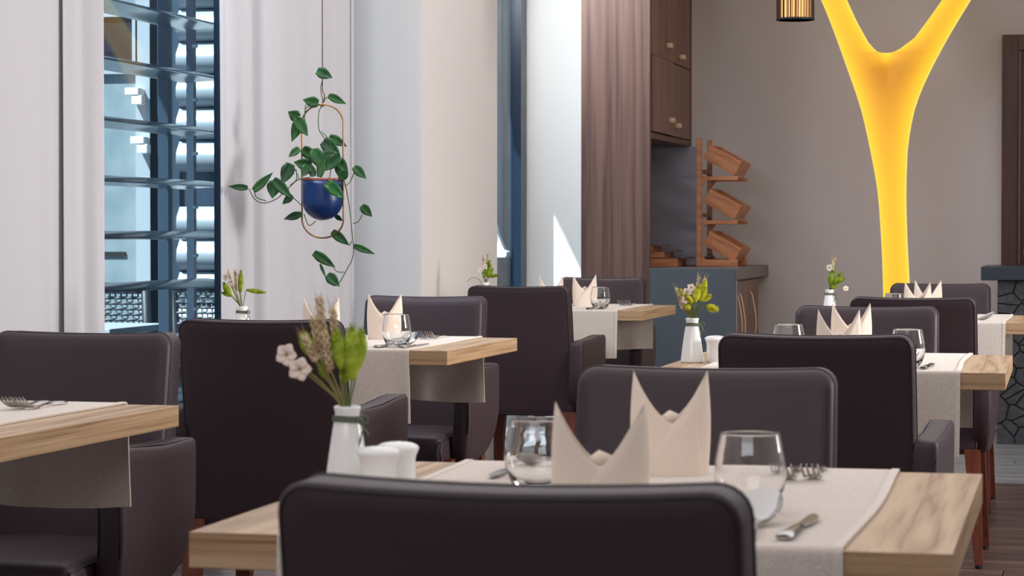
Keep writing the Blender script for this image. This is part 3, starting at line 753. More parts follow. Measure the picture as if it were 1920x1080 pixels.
def make_chair(label):
    t = empty('dining_chair', (0, 0, 0), 0, label, 'chair', None)
    HX, ZB, ZT = .197, .36, .862
    def outline(ins, rc=.030, n=7):
        x1 = HX - ins; zt = ZT - ins; zb = ZB + ins; r_ = max(.004, rc - ins); P_ = []
        for (cx, cz, a0) in ((x1 - r_, zt - r_, 0), (-x1 + r_, zt - r_, 90), (-x1 + r_, zb + r_, 180), (x1 - r_, zb + r_, 270)):
            for k in range(n): a = R(a0 + 90 * k / (n - 1)); P_.append((cx + r_ * math.cos(a), cz + r_ * math.sin(a)))
        out_ = []
        for q in range(len(P_)):
            a = P_[q]; c = P_[(q + 1) % len(P_)]; out_.append(a)
            if math.hypot(a[0] - c[0], a[1] - c[1]) > .1:
                for w in range(1, 8): out_.append((a[0] + (c[0] - a[0]) * w / 8, a[1] + (c[1] - a[1]) * w / 8))
        return out_
    YR, YF = -.032, .048
    rings = []
    base = outline(0); cz0 = (ZB + ZT) / 2
    def ring(pts, y): rings.append([(p[0], y, p[1]) for p in pts])
    for sc_ in (.25, .5, .75, .93): ring([(p[0] * sc_, cz0 + (p[1] - cz0) * sc_) for p in outline(.008)], YR)
    ring(outline(.006), YR); ring(outline(.0015), YR + .002); ring(base, YR + .006); ring(base, YF - .016); ring(outline(.004), YF - .006); ring(outline(.012), YF)
    for sc_ in (.93, .75, .5, .25): ring([(p[0] * sc_, cz0 + (p[1] - cz0) * sc_) for p in outline(.014)], YF + .002)
    V = []; F = []; n_ = len(base)
    for rg in rings: V += [back_fn(*p) for p in rg]
    for a in range(len(rings) - 1):
        for q in range(n_): F.append((a * n_ + q, a * n_ + (q + 1) % n_, (a + 1) * n_ + (q + 1) % n_, (a + 1) * n_ + q))
    F.append(tuple(reversed(range(n_)))); F.append(tuple((len(rings) - 1) * n_ + q for q in range(n_)))
    b = G().add(V, F).obj('backrest', M['leather'], t)
    bm = bmesh.new(); bm.from_mesh(b.data); bmesh.ops.recalc_face_normals(bm, faces=bm.faces); bm.to_mesh(b.data); bm.free()
    for y_, ins in ((YR + .0005, .0045), (YF - .019, -.0005)):
        pts = [back_fn(p[0], y_, p[1]) for p in outline(ins)]
        G().add(*tube(pts, .0016, 6, closed=True)).obj('seam', M['seam'], b)
    s = G().add(*rbox(-.186, .186, .10, .535, .355, .448, .026, 5, 5, 2, 4, lambda x, y, z: (x, y, z + (.012 * (1 - (x / .19) ** 2) * math.sin(math.pi * min(1, max(0, (y - .1) / .46))) if z > .42 else 0)))).obj('seat', M['leather'], t)
    sd = [(-.183, .11, .437), (-.183, .48, .437), (-.183, .532, .43), (-.183, .537, .40), (-.183, .532, .37)]
    for sg in (-1, 1): G().add(*tube([(p[0] * sg, p[1], p[2]) for p in sd], .003, 6)).obj('seam', M['seam'], s)
    # side panels: rounded lower corners
    out = [(.050, .6475), (.036, .644), (.030, .63)]
    out += [(.029, .56), (.034, .49), (.058, .425), (.10, .385), (.155, .362), (.22, .353), (.32, .347), (.385, .350), (.422, .37), (.438, .41), (.445, .47), (.452, .55), (.456, .64), (.450, .655), (.435, .659), (.36, .656), (.22, .648)]
    P2 = smooth_pts([(p[0], p[1], 0) for p in out + [out[0]]], 3)[:-1]
    poly = [(p.x, p.y) for p in P2][::-1]
    for sg in (-1, 1):
        def fn(x, y, z, sg=sg):
            fl = .012 * (y - .05) / .5 - .022 * max(0, (.50 - z) / .15) ** 1.5
            return (x + sg * fl, y, z)
        a_, b_ = (.190, .246) if sg > 0 else (-.246, -.190)
        n = len(poly); V = []; F = []; c = Vector((.25, .50))
        rows_ = [(-.3, 0), (-.55, 0), (-.8, 0), (.012, 0), (.004, .003), (0, .010), (0, .046), (.004, .053), (.012, .056), (-.8, .056), (-.55, .056), (-.3, .056)]
        for ins, dx in rows_:
            for p in poly:
                q = Vector(p); d = (c - q); q = q + Vector((d.x, d.y)).normalized() * ins if ins >= 0 else c - d * -ins; V.append(fn(a_ + dx, q.x, q.y))
        m_ = len(rows_)
        for j in range(m_ - 1):
            for i in range(n): F.append((j * n + i, j * n + (i + 1) % n, (j + 1) * n + (i + 1) % n, (j + 1) * n + i))
        # caps as fans (convex enough)
        ci = len(V); V.append(fn(a_, c.x, c.y)); co = len(V); V.append(fn(a_ + .056, c.x, c.y))
        for i in range(n): F.append((ci, (i + 1) % n, i)); F.append((co, (m_ - 1) * n + i, (m_ - 1) * n + (i + 1) % n))
        arm = G().add(V, F).obj('armrest', M['leather'], t)
        bm = bmesh.new(); bm.from_mesh(arm.data); bmesh.ops.recalc_face_normals(bm, faces=bm.faces); bm.to_mesh(arm.data); bm.free()
        for dx in (.006, .050):
            G().add(*tube([fn(a_ + dx, p[0], p[1]) for p in ((.032, .60), (.034, .635), (.046, .6455), (.22, .6475), (.36, .6555), (.435, .658), (.451, .652), (.455, .62), (.450, .52), (.443, .45))], .0015, 6)).obj('seam', M['seam'], arm)
    for sx in (-1, 1):
        for (yt, yb) in ((.10, .045), (.475, .535)):
            g = G(); w0, w1 = .024, .0135
            xt, xb = sx * .183, sx * .208
            V = [(xb - w1, yb - w1, .012), (xb + w1, yb - w1, .012), (xb + w1, yb + w1, .012), (xb - w1, yb + w1, .012), (xt - w0, yt - w0, .375), (xt + w0, yt - w0, .375), (xt + w0, yt + w0, .375), (xt - w0, yt + w0, .375)]
            leg = g.add(V, box(0, 1, 0, 1, 0, 1)[1]).obj('leg', M['cherry'], t, smooth=False)
            G().add(*lathe([(0, 0), (.011, 0), (.013, .004), (.013, .0115), (0, .012)], 12, xb, yb)).obj('foot_glide', M['black'], leg, auto=R(40))
    return t


chairs = [  # u, v of the top of the back, facing, label
    (-0.466, 1.940, 0, 'plum-black leather armchair nearest the camera, seen from behind'),
    (-0.568, 3.720, math.pi, 'plum-black leather armchair on the far side of the nearest table'),
    (-2.024, 4.720, math.pi, 'plum-black leather armchair at the left, behind the table cut by the frame'),
    (-1.910, 5.440, R(2), 'plum-black leather armchair seen from behind, left of the vase of wheat'),
    (-2.084, 7.600, math.pi, 'plum-black leather armchair facing us across the window-side table by the plant'),
    (-2.120, 9.020, 0, 'plum-black leather armchair seen from behind, in front of the white pier'),
    (-2.148, 10.870, math.pi, 'blue-sheened black leather armchair before the tall wood panel'),
    (-0.536, 4.910, 0, 'black leather armchair seen from behind, at the second table of the right row'),
    (-0.600, 6.870, math.pi, 'grey-sheened leather armchair on the far side of the right row second table'),
    (-0.538, 7.750, 0, 'black leather armchair seen from behind, at the farthest table before the yellow lamp'),
    (-0.574, 9.900, math.pi, 'dark brown leather armchair on the far side of the farthest table'),
]
chair0 = make_chair(chairs[0][3]); chair0['group'] = 'matching leather dining armchairs'
for i, (u, v, rz, lb) in enumerate(chairs):
    if i == 0: chair0.location = (u, v, 0); chair0.rotation_euler = (0, 0, rz)
    else: dup(chair0, (u, v, 0), rz, lb)

# ------------------------------------------------------------------ tables and linen runners
TT = {'M': (-.928, 2.42, .006), 'A': (-2.437, 3.38, -.02), 'B': (-2.462, 6.25, 0), 'C': (-2.535, 9.56, 0), 'D': (-.978, 5.551, .010), 'E': (-.97, 8.6, 0)}
WT, DT, TH = .8, .8152, .0387
def make_table(label):
    t = empty('dining_table', (0, 0, 0), 0, label, 'table', None)
    g = G(); V, F = box(0, WT, 0, DT, .75 - TH, .75, .0012)
    for f in F:
        zc = sum(V[i][2] for i in f) / len(f); yc = sum(V[i][1] for i in f) / len(f); xc = sum(V[i][0] for i in f) / len(f)
        g.f.append(list(f)); g.m.append(0 if (zc > .7495 or zc < .7125) else 1)
    g.v = [Vector(v) for v in V]
    g.obj('tabletop', [M['oak'], M['oak_edge']], t, smooth=False)
    G().add(*box(WT / 2 - .035, WT / 2 + .035, DT / 2 - .035, DT / 2 + .035, .016, .711)).obj('column', M['black'], t, smooth=False)
    G().add(*box(WT / 2 - .22, WT / 2 + .22, DT / 2 - .22, DT / 2 + .22, 0, .0155, .003)).obj('base_plate', M['black'], t, smooth=False)
    return t


def make_runner(label, seed=0):
    rn = random.Random(seed); W_ = .592; x0 = (WT - W_) / 2; drop = .188; T_ = .0022; r_ = .006
    prof = []          # (y, z, nx(y), nz) centre line from front hem to rear hem
    def P(y, z, ny, nz): prof.append((y, z, ny, nz))
    e = .0015
    for k in range(10): P(-e, .75 - r_ - drop * (1 - k / 9) * 1.0, -1, 0)
    for k in range(1, 5): a = R(90 * k / 4); P(-e + r_ * (1 - math.cos(a)), .75 + e - r_ + r_ * math.sin(a) - 0, -math.cos(a), math.sin(a))
    for k in range(1, 16): P(r_ + (DT - 2 * r_) * k / 16, .75 + e * .6, 0, 1)
    for k in range(0, 4): a = R(90 * (1 - k / 4)); P(DT + e - r_ * (1 - math.cos(a)), .75 + e - r_ + r_ * math.sin(a), math.cos(a), math.sin(a))
    for k in range(10): P(DT + e, .75 - r_ - drop * (k / 9), 1, 0)
    nx = 24; g = G(); V = []; F = []; n = len(prof)
    ph = rn.uniform(0, 6); am = rn.uniform(.004, .007)
    for side in (0, 1):
        for j, (y, z, ny_, nz_) in enumerate(prof):
            hang = max(0, (.742 - z) / drop)
            for i in range(nx + 1):
                x = x0 + W_ * i / nx + .004 * math.sin(y * 7 + ph) + (.006 * hang * math.sin(ph + (i / nx) * 2))
                w = hang * (am * (1 + math.sin(i * .75 + ph)) + am * .5 * (1 + math.sin(i * 1.9 + ph * 2)) * hang)
                V.append((x, y + ny_ * (T_ * side + w), z + nz_ * T_ * side - hang * .004 * math.sin(i * .4 + ph)))
    w = nx + 1; S = n * w
    for j in range(n - 1):
        for i in range(nx):
            a = j * w + i; F.append((a, a + w, a + w + 1, a + 1)); b = a + S; F.append((b, b + 1, b + w + 1, b + w))
    for j in range(n - 1):
        a = j * w; F.append((a, a + S, a + w + S, a + w)); a = j * w + nx; F.append((a, a + w, a + w + S, a + S))
    for i in range(nx):
        F.append((i, i + 1, i + 1 + S, i + S)); a = (n - 1) * w + i; F.append((a, a + S, a + 1 + S, a + 1))
    o = g.add(V, F).obj('table_runner', M['linen'], auto=R(60))
    tag(o, label, 'table runner')
    for side_i in (0, nx - 1):   # narrow folded hems lie on the cloth
        h = G()
        a_i, b_i = (0, 1) if side_i == 0 else (nx - 1, nx)
        for j in range(n - 1):
            q = []
            for (jj, ii) in ((j, a_i), (j + 1, a_i), (j + 1, b_i), (j, b_i)):
                p = Vector(V[S + jj * w + ii]); cx = Vector(V[S + jj * w + (a_i if side_i == 0 else b_i)])
                p = cx + (p - cx) * .4; nn = Vector((0, prof[jj][2], prof[jj][3])).normalized(); q.append((p, nn))
            vs = [p + nn * .0002 for p, nn in q] + [p + nn * .0014 for p, nn in q]
            h.add(vs, [(0, 1, 2, 3), (7, 6, 5, 4), (0, 4, 5, 1), (1, 5, 6, 2), (2, 6, 7, 3), (3, 7, 4, 0)])
        h.obj('hem', M['linen_hem'], o, smooth=False)
    return o


tl = {'M': 'light oak dining table nearest the camera', 'A': 'light oak dining table cut off by the left edge', 'B': 'light oak dining table by the window behind the wheat bouquet',
      'C': 'light oak dining table before the tall wood panel', 'D': 'second light oak table of the right row, behind the nearest one', 'E': 'farthest light oak table at the right, beside the bar'}
rl = {'M': 'beige linen runner across the nearest table', 'A': 'beige linen runner hanging off the left-edge table', 'B': 'beige linen runner on the window-side table with forks',
      'C': 'beige linen runner on the small table before the wood panel', 'D': 'beige linen runner on the second table of the right row', 'E': 'beige linen runner on the farthest table by the bar'}
tb0 = make_table(tl['M'])
for i, kx in enumerate('MABCDE'):
    u, v, rz = TT[kx]
    t = tb0 if i == 0 else dup(tb0, label=tl[kx])
    t.location = (u, v, 0); t.rotation_euler = (0, 0, rz)
    r_ = make_runner(rl[kx], i); r_.location = (u, v, 0); r_.rotation_euler = (0, 0, rz)


def on(kx, x, y, z=.7532):
    u, v, rz = TT[kx]; c, s = math.cos(rz), math.sin(rz)
    return (u + x * c - y * s, v + x * s + y * c, z)


# ------------------------------------------------------------------ tableware
def make_glass(label):
    t = empty('drinking_glass', (0, 0, 0), 0, label, 'glass', None)
    pr_ = [(0, .0), (.020, .0), (.0255, .003), (.033, .014), (.0385, .028), (.0405, .042), (.0395, .058), (.0365, .074), (.0335, .088), (.0330, .0900), (.0321, .0900), (.0323, .0880), (.0353, .074), (.0383, .058), (.0393, .043), (.0373, .030), (.031, .018), (.023, .0115), (.012, .009), (0, .0085)]
    G().add(*lathe(pr_, 48)).obj('bowl', M['glass'], t)
    return t


def make_napkin(label):
    """standing napkin folded into a mitre with two horns"""
    t = empty('folded_napkin', (0, 0, 0), 0, label, 'napkin', None)
    W2, nx_, nz_ = .0475, 24, 12
    def top(s, lean=0): return .068 + .067 * abs(s) ** 1.45
    for sgn, nm in ((-1, 'front_fold'), (1, 'back_fold')):
        V = []; F = []
        for layer in (0, 1):
            for i in range(nx_ + 1):
                s = -1 + 2 * i / nx_
                for j in range(nz_ + 1):
                    h = j / nz_; z = top(s) * h
                    zz = z / .135
                    bulge = .027 * math.sqrt(max(0, 1 - s * s)) * (1 - .45 * zz) + .004 * (1 - zz)
                    x = s * W2 * (1.0 + .03 * (1 - zz)) + .004 * s * math.sin(zz * 3)
                    V.append((x, sgn * (bulge - .0012 * layer * 1.0) + (.0008 * sgn), z))
        w = nz_ + 1; S = (nx_ + 1) * w
        for i in range(nx_):
            for j in range(nz_):
                a = i * w + j; F.append((a, a + w, a + w + 1, a + 1)); b = a + S; F.append((b, b + 1, b + w + 1, b + w))
            a = i * w + nz_; F.append((a, a + w, a + w + S, a + S)); a = i * w; F.append((a, a + S, a + w + S, a + w))
        for i in (0, nx_):
            for j in range(nz_): a = i * w + j; F.append((a, a + 1, a + 1 + S, a + S))
        o = G().add(V, F).obj(nm, M['napkin'], t)
        bm = bmesh.new(); bm.from_mesh(o.data); bmesh.ops.recalc_face_normals(bm, faces=bm.faces); bm.to_mesh(o.data); bm.free()
        # crossing diagonal layer
        V = []; F = []; ns = 14
        for layer in (0, 1):
            for i in range(ns + 1):
                s = -.98 + (1.86) * i / ns
                zt = min(top(s), .074 - .070 * max(0, (s + .10)) / .98 if s > -.10 else top(s)) * .995
                for j in range(6):
                    z = zt * j / 5; zz = z / .135
                    bulge = .027 * math.sqrt(max(0, 1 - s * s)) * (1 - .45 * zz) + .004 * (1 - zz)
                    V.append((-s * sgn * W2 * -1 * (1 + .03 * (1 - zz)) + .004 * s * math.sin(zz * 3) * (1), sgn * (bulge + .0014 + .0022 * layer), z))
        w = 6; S = (ns + 1) * w
        for i in range(ns):
            for j in range(5):
                a = i * w + j; F.append((a, a + w, a + w + 1, a + 1)); b = a + S; F.append((b, b + 1, b + w + 1, b + w))
            a = i * w + 5; F.append((a, a + w, a + w + S, a + S))
        o = G().add(V, F).obj('flap', M['napkin'], t)
        bm = bmesh.new(); bm.from_mesh(o.data); bmesh.ops.recalc_face_normals(bm, faces=bm.faces); bm.to_mesh(o.data); bm.free()
    # inner roll that peeps out of the notch
    G().add(*tube([(-.012, -.004, .066), (0, .0, .074), (.014, .004, .068)], [.008, .0095, .008], 10)).obj('inner_roll', M['napkin'], t)
    return t


def make_fork(label):
    g = G(); 
    zc = lambda y: (.0018 + .0045 * math.sin(math.pi * min(1, max(0, y / .12))) if y < .125 else .0020 + .020 * ((y - .125) / .07) ** 2 * 1.0)
    # handle strip
    ys = [0, .008, .03, .06, .09, .115, .13, .142]; ws = [.0055, .0085, .0075, .0045, .0032, .0042, .0095, .0125]
    V = []; F = []
    for y, w in zip(ys, ws):
        z = zc(y)
        V += [(-w, y, z), (w, y, z), (w * .8, y, z + .0026), (-w * .8, y, z + .0026)]
    for i in range(len(ys) - 1):
        a = i * 4
        for k in range(4): F.append((a + k, a + (k + 1) % 4, a + 4 + (k + 1) % 4, a + 4 + k))
    F.append((3, 2, 1, 0)); a = (len(ys) - 1) * 4; F.append((a, a + 1, a + 2, a + 3)); g.add(V, F)
    for i in range(4):
        x = -.0107 + i * .00713
        pts = [(x * (.97 + .0 * k), .140 + .058 * k / 6, zc(.140 + .058 * k / 6) + .0013) for k in range(7)]
        g.add(*tube(pts, [.0022, .0021, .0019, .0018, .0017, .0015, .0008], 6))
    o = g.obj('fork', M['steel'], auto=R(40)); tag(o, label, 'fork'); return o


def make_spoon(label):
    g = G(); ys = [0, .008, .03, .06, .09, .115, .128]; ws = [.0055, .0085, .0075, .0045, .0032, .0035, .006]
    V = []; F = []
    def zc(y): return .0018 + .006 * math.sin(math.pi * min(1, y / .125)) + (.002 if y > .12 else 0)
    for y, w in zip(ys, ws): z = zc(y); V += [(-w, y, z), (w, y, z), (w * .8, y, z + .0026), (-w * .8, y, z + .0026)]
    for i in range(len(ys) - 1):
        a = i * 4
        for k in range(4): F.append((a + k, a + (k + 1) % 4, a + 4 + (k + 1) % 4, a + 4 + k))
    F.append((3, 2, 1, 0)); a = (len(ys) - 1) * 4; F.append((a, a + 1, a + 2, a + 3)); g.add(V, F)
    V = []; F = []; nr, na = 8, 28; Lb, Wb = .033, .0215
    for layer in (0, 1):
        for r_ in range(nr + 1):
            q = r_ / nr
            for k in range(na):
                an = 2 * math.pi * k / na; x = Wb * q * math.sin(an) * (1 - .10 * math.cos(an)); y = -Lb * q * math.cos(an)
                z = .015 * q * q + .42 * (y + Lb * .3) * (1 if y > -.5 else 0) + .004
                V.append((x, .158 + y, z + .0012 * layer))
    S = (nr + 1) * na
    for r_ in range(nr):
        for k in range(na):
            a = r_ * na + k; b = r_ * na + (k + 1) % na; F.append((a, a + na, b + na, b)); F.append((a + S, b + S, b + na + S, a + na + S))
    for k in range(na): a = nr * na + k; b = nr * na + (k + 1) % na; F.append((a, a + S, b + S, b))
    zmin = min(v[2] for v in V); V = [(x, y, z - zmin + .0002) for x, y, z in V]
    g.add(V, F)
    o = g.obj('spoon', M['steel'], auto=R(50)); tag(o, label, 'spoon'); return o


def make_knife(label):
    t = empty('table_knife', (0, 0, 0), 0, label, 'knife', None)
    V = []; F = []; ys = [0, .006, .03, .07, .098, .104]; ws = [.0075, .0098, .0088, .0068, .0060, .0040]; hs = [.006, .0085, .0085, .007, .006, .004]
    for y, w, h in zip(ys, ws, hs):
        for k in range(10): a = 2 * math.pi * k / 10; V.append((w * math.cos(a), y, .0046 + h * .5 * math.sin(a)))
    for i in range(len(ys) - 1):
        for k in range(10): a = i * 10 + k; b = i * 10 + (k + 1) % 10; F.append((a, b, b + 10, a + 10))
    F.append(tuple(reversed(range(10)))); F.append(tuple((len(ys) - 1) * 10 + k for k in range(10)))
    G().add(V, F).obj('handle', M['steel'], t, auto=R(50))
    pl = [(-.004, .104), (.004, .104), (.0085, .125), (.0095, .155), (.008, .185), (.002, .205), (-.0035, .212), (-.006, .19), (-.005, .13)]
    G().add(*prism(pl, .0036, .0052, axis='z', b=.0004)).obj('blade', M['steel'], t, smooth=False)
    return t


def make_shaker(label, holes=3):
    t = empty('shaker', (0, 0, 0), 0, label, 'shaker', None)
    G().add(*lathe([(0, 0), (.0205, 0), (.0222, .002), (.0218, .02), (.0212, .040), (.0222, .047), (.0252, .0535), (.0262, .0565), (.0245, .0595), (.018, .0625), (.008, .0640), (0, .0643)], 40)).obj('body', M['porcelain'], t)
    g = G()
    for k in range(holes):
        a = 2 * math.pi * k / holes; g.add(*lathe([(.0, .0634), (.0012, .0634), (.0012, .0645), (0, .0645)], 8, .006 * math.cos(a), .006 * math.sin(a)))
    g.obj('pour_holes', M['black'], t)
    return t


def make_vase(label):
    t = empty('flower_vase', (0, 0, 0), 0, label, 'vase', None)
    G().add(*lathe([(0, 0), (.0265, 0), (.0280, .002), (.0278, .006), (.0245, .035), (.0200, .066), (.0163, .090), (.0148, .098), (.0150, .101), (.0162, .105), (.0163, .1075), (.0150, .1082), (.0132, .1075), (.0125, .100), (.014, .08), (.02, .04), (.022, .01), (0, .006)], 48)).obj('body', M['porcelain'], t)
    g = G()
    for z, q in ((.0905, .0172), (.0930, .0168), (.0955, .0164)):
        g.add(*tube([(q * math.cos(a), q * math.sin(a), z + .0006 * math.sin(2 * a)) for a in [2 * math.pi * k / 28 for k in range(28)]], .0016, 6, closed=True))
    tw = g.obj('twine', M['twine'], t)
    c = Vector((.0145, -.0105, .093)); g = G()
    for pts in (((0, 0, 0), (.004, -.004, .004), (.011, -.004, .002), (.009, -.002, -.005), (0, 0, 0)), ((0, 0, 0), (-.002, -.005, -.002), (.006, -.006, -.010), (.003, -.003, -.018), (.001, -.003, -.030), (-.002, -.003, -.036)), ((0, 0, 0), (.004, -.003, -.008), (.009, -.003, -.014), (.012, -.002, -.020))):
        g.add(*tube(smooth_pts([c + Vector(p) for p in pts], 5), .0012, 6))
    V, F = lathe([(0, -.003), (.0028, -.0015), (.0028, .0015), (0, .003)], 8)
    g.add([(c.x + v[0], c.y + v[1] - .002, c.z + v[2]) for v in V], F)
    g.obj('bow', M['twine'], tw)
    return t


def ellipsoid_head(p0, p1, w, n=14, m=10):
    """spindle between p0 and p1 of half width w"""
    pts = [Vector(p0) + (Vector(p1) - Vector(p0)) * (i / n) for i in range(n + 1)]
    rad = [max(.0003, w * (math.sin(math.pi * min(1, (i / n) * .92 + .06))) ** .7) for i in range(n + 1)]
    return tube(pts, rad, m)


def stem_thing(kind, root, base, tip, w, label, group, mt, rn):
    """root: world position in the vase; base->tip: the head; a thing of its own"""
    o_ = Vector(root); b = Vector(base) - o_; tp = Vector(tip) - o_
    names = {'tail': 'bunny_tail_grass', 'wheat': 'wheat_ear', 'blossom': 'dried_blossom'}
    t = empty(names[kind], root, 0, label, {'tail': 'grass stem', 'wheat': 'wheat', 'blossom': 'flower'}[kind], group)
    d = (tp - b).normalized()
    mid = b * .5 + Vector((0, 0, .004))
    G().add(*tube(smooth_pts([Vector((0, 0, -.055)) - Vector((b.x, b.y, 0)) * .10, (0, 0, 0), mid, b], 5), [.0011] * 16, 5)).obj('stem', M['stem_green'] if kind == 'tail' else M['stem'], t)
    if kind == 'tail':
        g = G().add(*ellipsoid_head(b, tp, w, 12, 12))
        side = d.orthogonal().normalized()
        for k in range(260):
            q = rn.random(); a = rn.uniform(0, 2 * math.pi); rr = w * (math.sin(math.pi * min(1, q * .92 + .06))) ** .7
            n_ = (Matrix.Rotation(a, 3, d) @ side); p = b + (tp - b) * q + n_ * rr * .9
            e_ = p + n_ * w * .30 + d * w * .70
            s2 = d.cross(n_) * .00045
            g.add([p - s2, p + s2, e_, p + d * .0006], [(0, 1, 2), (1, 3, 2), (3, 0, 2), (0, 3, 1)])
        g.obj('seed_head', mt, t)
    elif kind == 'wheat':
        g = G(); g.add(*tube([b, tp], .0012, 5)); side = d.orthogonal().normalized(); Lh = (tp - b).length; n = max(8, int(Lh / .0048))
        for k in range(n):
            for j in range(3):
                q = k / n; a = j * 2.094 + k * 1.1; n_ = Matrix.Rotation(a, 3, d) @ side; p = b + (tp - b) * q
                g.add(*tube([p, p + n_ * w * .6 + d * .004, p + n_ * w * .55 + d * .0095], [.0008, .0022, .0004], 5))
        g.obj('grains', mt, t)
        g = G()
        for k in range(16):
            q = rn.uniform(.2, 1); n_ = Matrix.Rotation(rn.uniform(0, 6.28), 3, d) @ side; p = b + (tp - b) * q
            g.add(*tube([p, p + d * .022 + n_ * .006], [.0004, .00012], 3, cap=False))
        g.obj('awns', mt, t)
    else:
        c = tp; f = Vector((rn.uniform(-.35, .35), -1, rn.uniform(-.1, .4))).normalized(); s1 = f.orthogonal().normalized(); s2 = f.cross(s1)
        a0 = rn.uniform(0, 1.2)
        for k in range(5):
            a = a0 + 2 * math.pi * k / 5; dr_ = s1 * math.cos(a) + s2 * math.sin(a); tn = f.cross(dr_)
            V = []; F = []
            for layer in (0, 1):
                for i in range(6):
                    q = i / 5; wd_ = w * .52 * math.sin(math.pi * min(1, q * .86 + .12)) ** .8
                    for j in (-1, -.5, 0, .5, 1):
                        V.append(c + dr_ * (w * .10 + w * q) + tn * wd_ * j + f * (.0022 * math.sin(q * 2.2) + .0018 * j * j * (1 - q) + .0005 * layer))
            for i in range(5):
                for j in range(4):
                    x = i * 5 + j; F.append((x, x + 1, x + 6, x + 5)); y = x + 30; F.append((y, y + 5, y + 6, y + 1))
            ring = [i * 5 for i in range(6)] + [25 + j for j in range(1, 5)] + [i * 5 + 4 for i in range(4, -1, -1)] + [3, 2, 1]
            for i in range(len(ring)): x, y = ring[i], ring[(i + 1) % len(ring)]; F.append((x, y, y + 30, x + 30))
            G().add(V, F).obj('petal', mt, t)
        V, F = lathe([(0, -.0015), (w * .14, 0), (w * .09, .0016), (0, .002)], 10)
        rot = Vector((0, 0, 1)).rotation_difference(f).to_matrix().to_4x4(); rot.translation = c + f * .001
        G().add(V, F, mat=rot).obj('flower_centre', M['petal_core'], t)
    return t


rim = Vector((0, 0, .106))
CY, SY = math.cos(YAW), math.sin(YAW)
def bouquet(kx, vloc, k, spec, where, seed):
    """spec rows: kind, head base (dx, dz), head tip (dx, dz), half width, depth, material, label
       dx runs across the line of sight, dz up, both in design units scaled by k to metres, from the vase mouth"""
    rn = random.Random(seed); root = Vector(vloc) + rim
    names_ = {'tail': 'fluffy green grass head in ', 'wheat': 'dry wheat ear in ', 'blossom': 'small pale dried blossom in '}
    ords = {1: [''], 2: ['left-hand ', 'right-hand '], 3: ['leftmost ', 'middle ', 'rightmost ']}
    for (kind, bx, bz, tx, tz, w, dy, mt, lb) in spec:
        if lb is None:        # tell the look-alikes of one vase apart by their order from left to right
            same = sorted(r[3] for r in spec if r[0] == kind and r[8] is None); n_ = len(same); q_ = same.index(tx)
            lb = (ords[n_][q_] if n_ < 4 else ['leftmost ', 'second from left ', 'third from left ', 'fourth from left ', 'fifth from left ', 'sixth from left '][q_] if q_ < n_ - 1 else 'rightmost ') + names_[kind] + where
        def P(x, z, d): x *= k; z *= k; return root + Vector((x * CY - d * SY, x * SY + d * CY, z))
        off = Vector((max(-.008, min(.008, bx * k * .25)) * CY, 0, 0))
        stem_thing(kind, root + off, P(bx, bz, dy), P(tx, tz, dy * 1.15), w * (1.25 if where and kind == 'tail' else 1), lb,
                   {'tail': 'grass heads in ', 'wheat': 'wheat ears in ', 'blossom': 'blossoms in '}[kind] + (where or 'the nearest vase'), M[mt], rn)


# --- vases
vz = {'M': (.062, .375), 'B': (.150, .20), 'C': (.115, .16), 'D': (.046, .281), 'E': (.062, .20)}
vl = {'M': 'white conical porcelain vase with green twine on the nearest table', 'B': 'white vase behind the chair at the window, only its neck showing',
      'C': 'white vase with curling twine near the narrow window', 'D': 'white conical vase with wrapped twine before the slate panel', 'E': 'small white vase with looped twine bow against the grey wall'}
vase0 = make_vase(vl['M'])
VP = {}
for i, kx in enumerate('MBCDE'):
    p = on(kx, *vz[kx], .7505); VP[kx] = p
    t = vase0 if i == 0 else dup(vase0, label=vl[kx])
    t.location = p; t.rotation_euler = (0, 0, {'M': .25, 'B': .1, 'C': 2.9, 'D': .6, 'E': .1}[kx])
kM = 2.93 / 4543
bouquet('M', VP['M'], kM, [
    ('wheat', -38, 62, -53, 204, .0072, .006, 'wheat', 'tallest dry wheat ear in the nearest vase, pointing up'),
    ('wheat', -22, 110, -29, 180, .0068, .014, 'wheat', 'short dry wheat ear right of the tallest, nearest vase'),
    ('wheat', -50, 90, -62, 165, .0068, -.004, 'wheat', 'dry wheat ear just left of the tallest, nearest vase'),
    ('wheat', -56, 86, -78, 132, .0066, -.012, 'wheat', 'leftmost leaning dry wheat ear in the nearest vase'),
    ('wheat', -30, 70, -40, 140, .0066, -.010, 'wheat', 'dry wheat ear in the middle front of the nearest bouquet'),
    ('tail', -68, 95, -84, 138, .0085, .012, 'tail', 'green bunny tail leaning left behind the wheat, nearest vase'),
    ('tail', -10, 72, -20, 146, .0086, -.008, 'tail', 'slim green bunny tail in the centre of the nearest bouquet'),
    ('tail', 9, 52, 9, 150, .0125, -.002, 'tail', 'largest green bunny tail at the right of the nearest bouquet'),
    ('tail', 20, 74, 25, 146, .0085, .014, 'tail', 'green bunny tail behind the largest one, far right of nearest bouquet'),
    ('tail', -6, 44, -8, 76, .0062, .008, 'tail', 'small low green bunny tail near the mouth of the nearest vase'),
    ('tail', -38, 50, -52, 84, .0055, .004, 'tail_dark', 'small olive bunny tail low at the left of the nearest bouquet'),
    ('blossom', -100, 84, -111, 100, .0130, -.012, 'petal', 'pale cream blossom, left and higher of two in the nearest vase'),
    ('blossom', -70, 70, -86, 74, .0135, -.020, 'petal', 'pale cream blossom, right and lower of two in the nearest vase'),
], '', 1)
kB = 6.65 / 4543
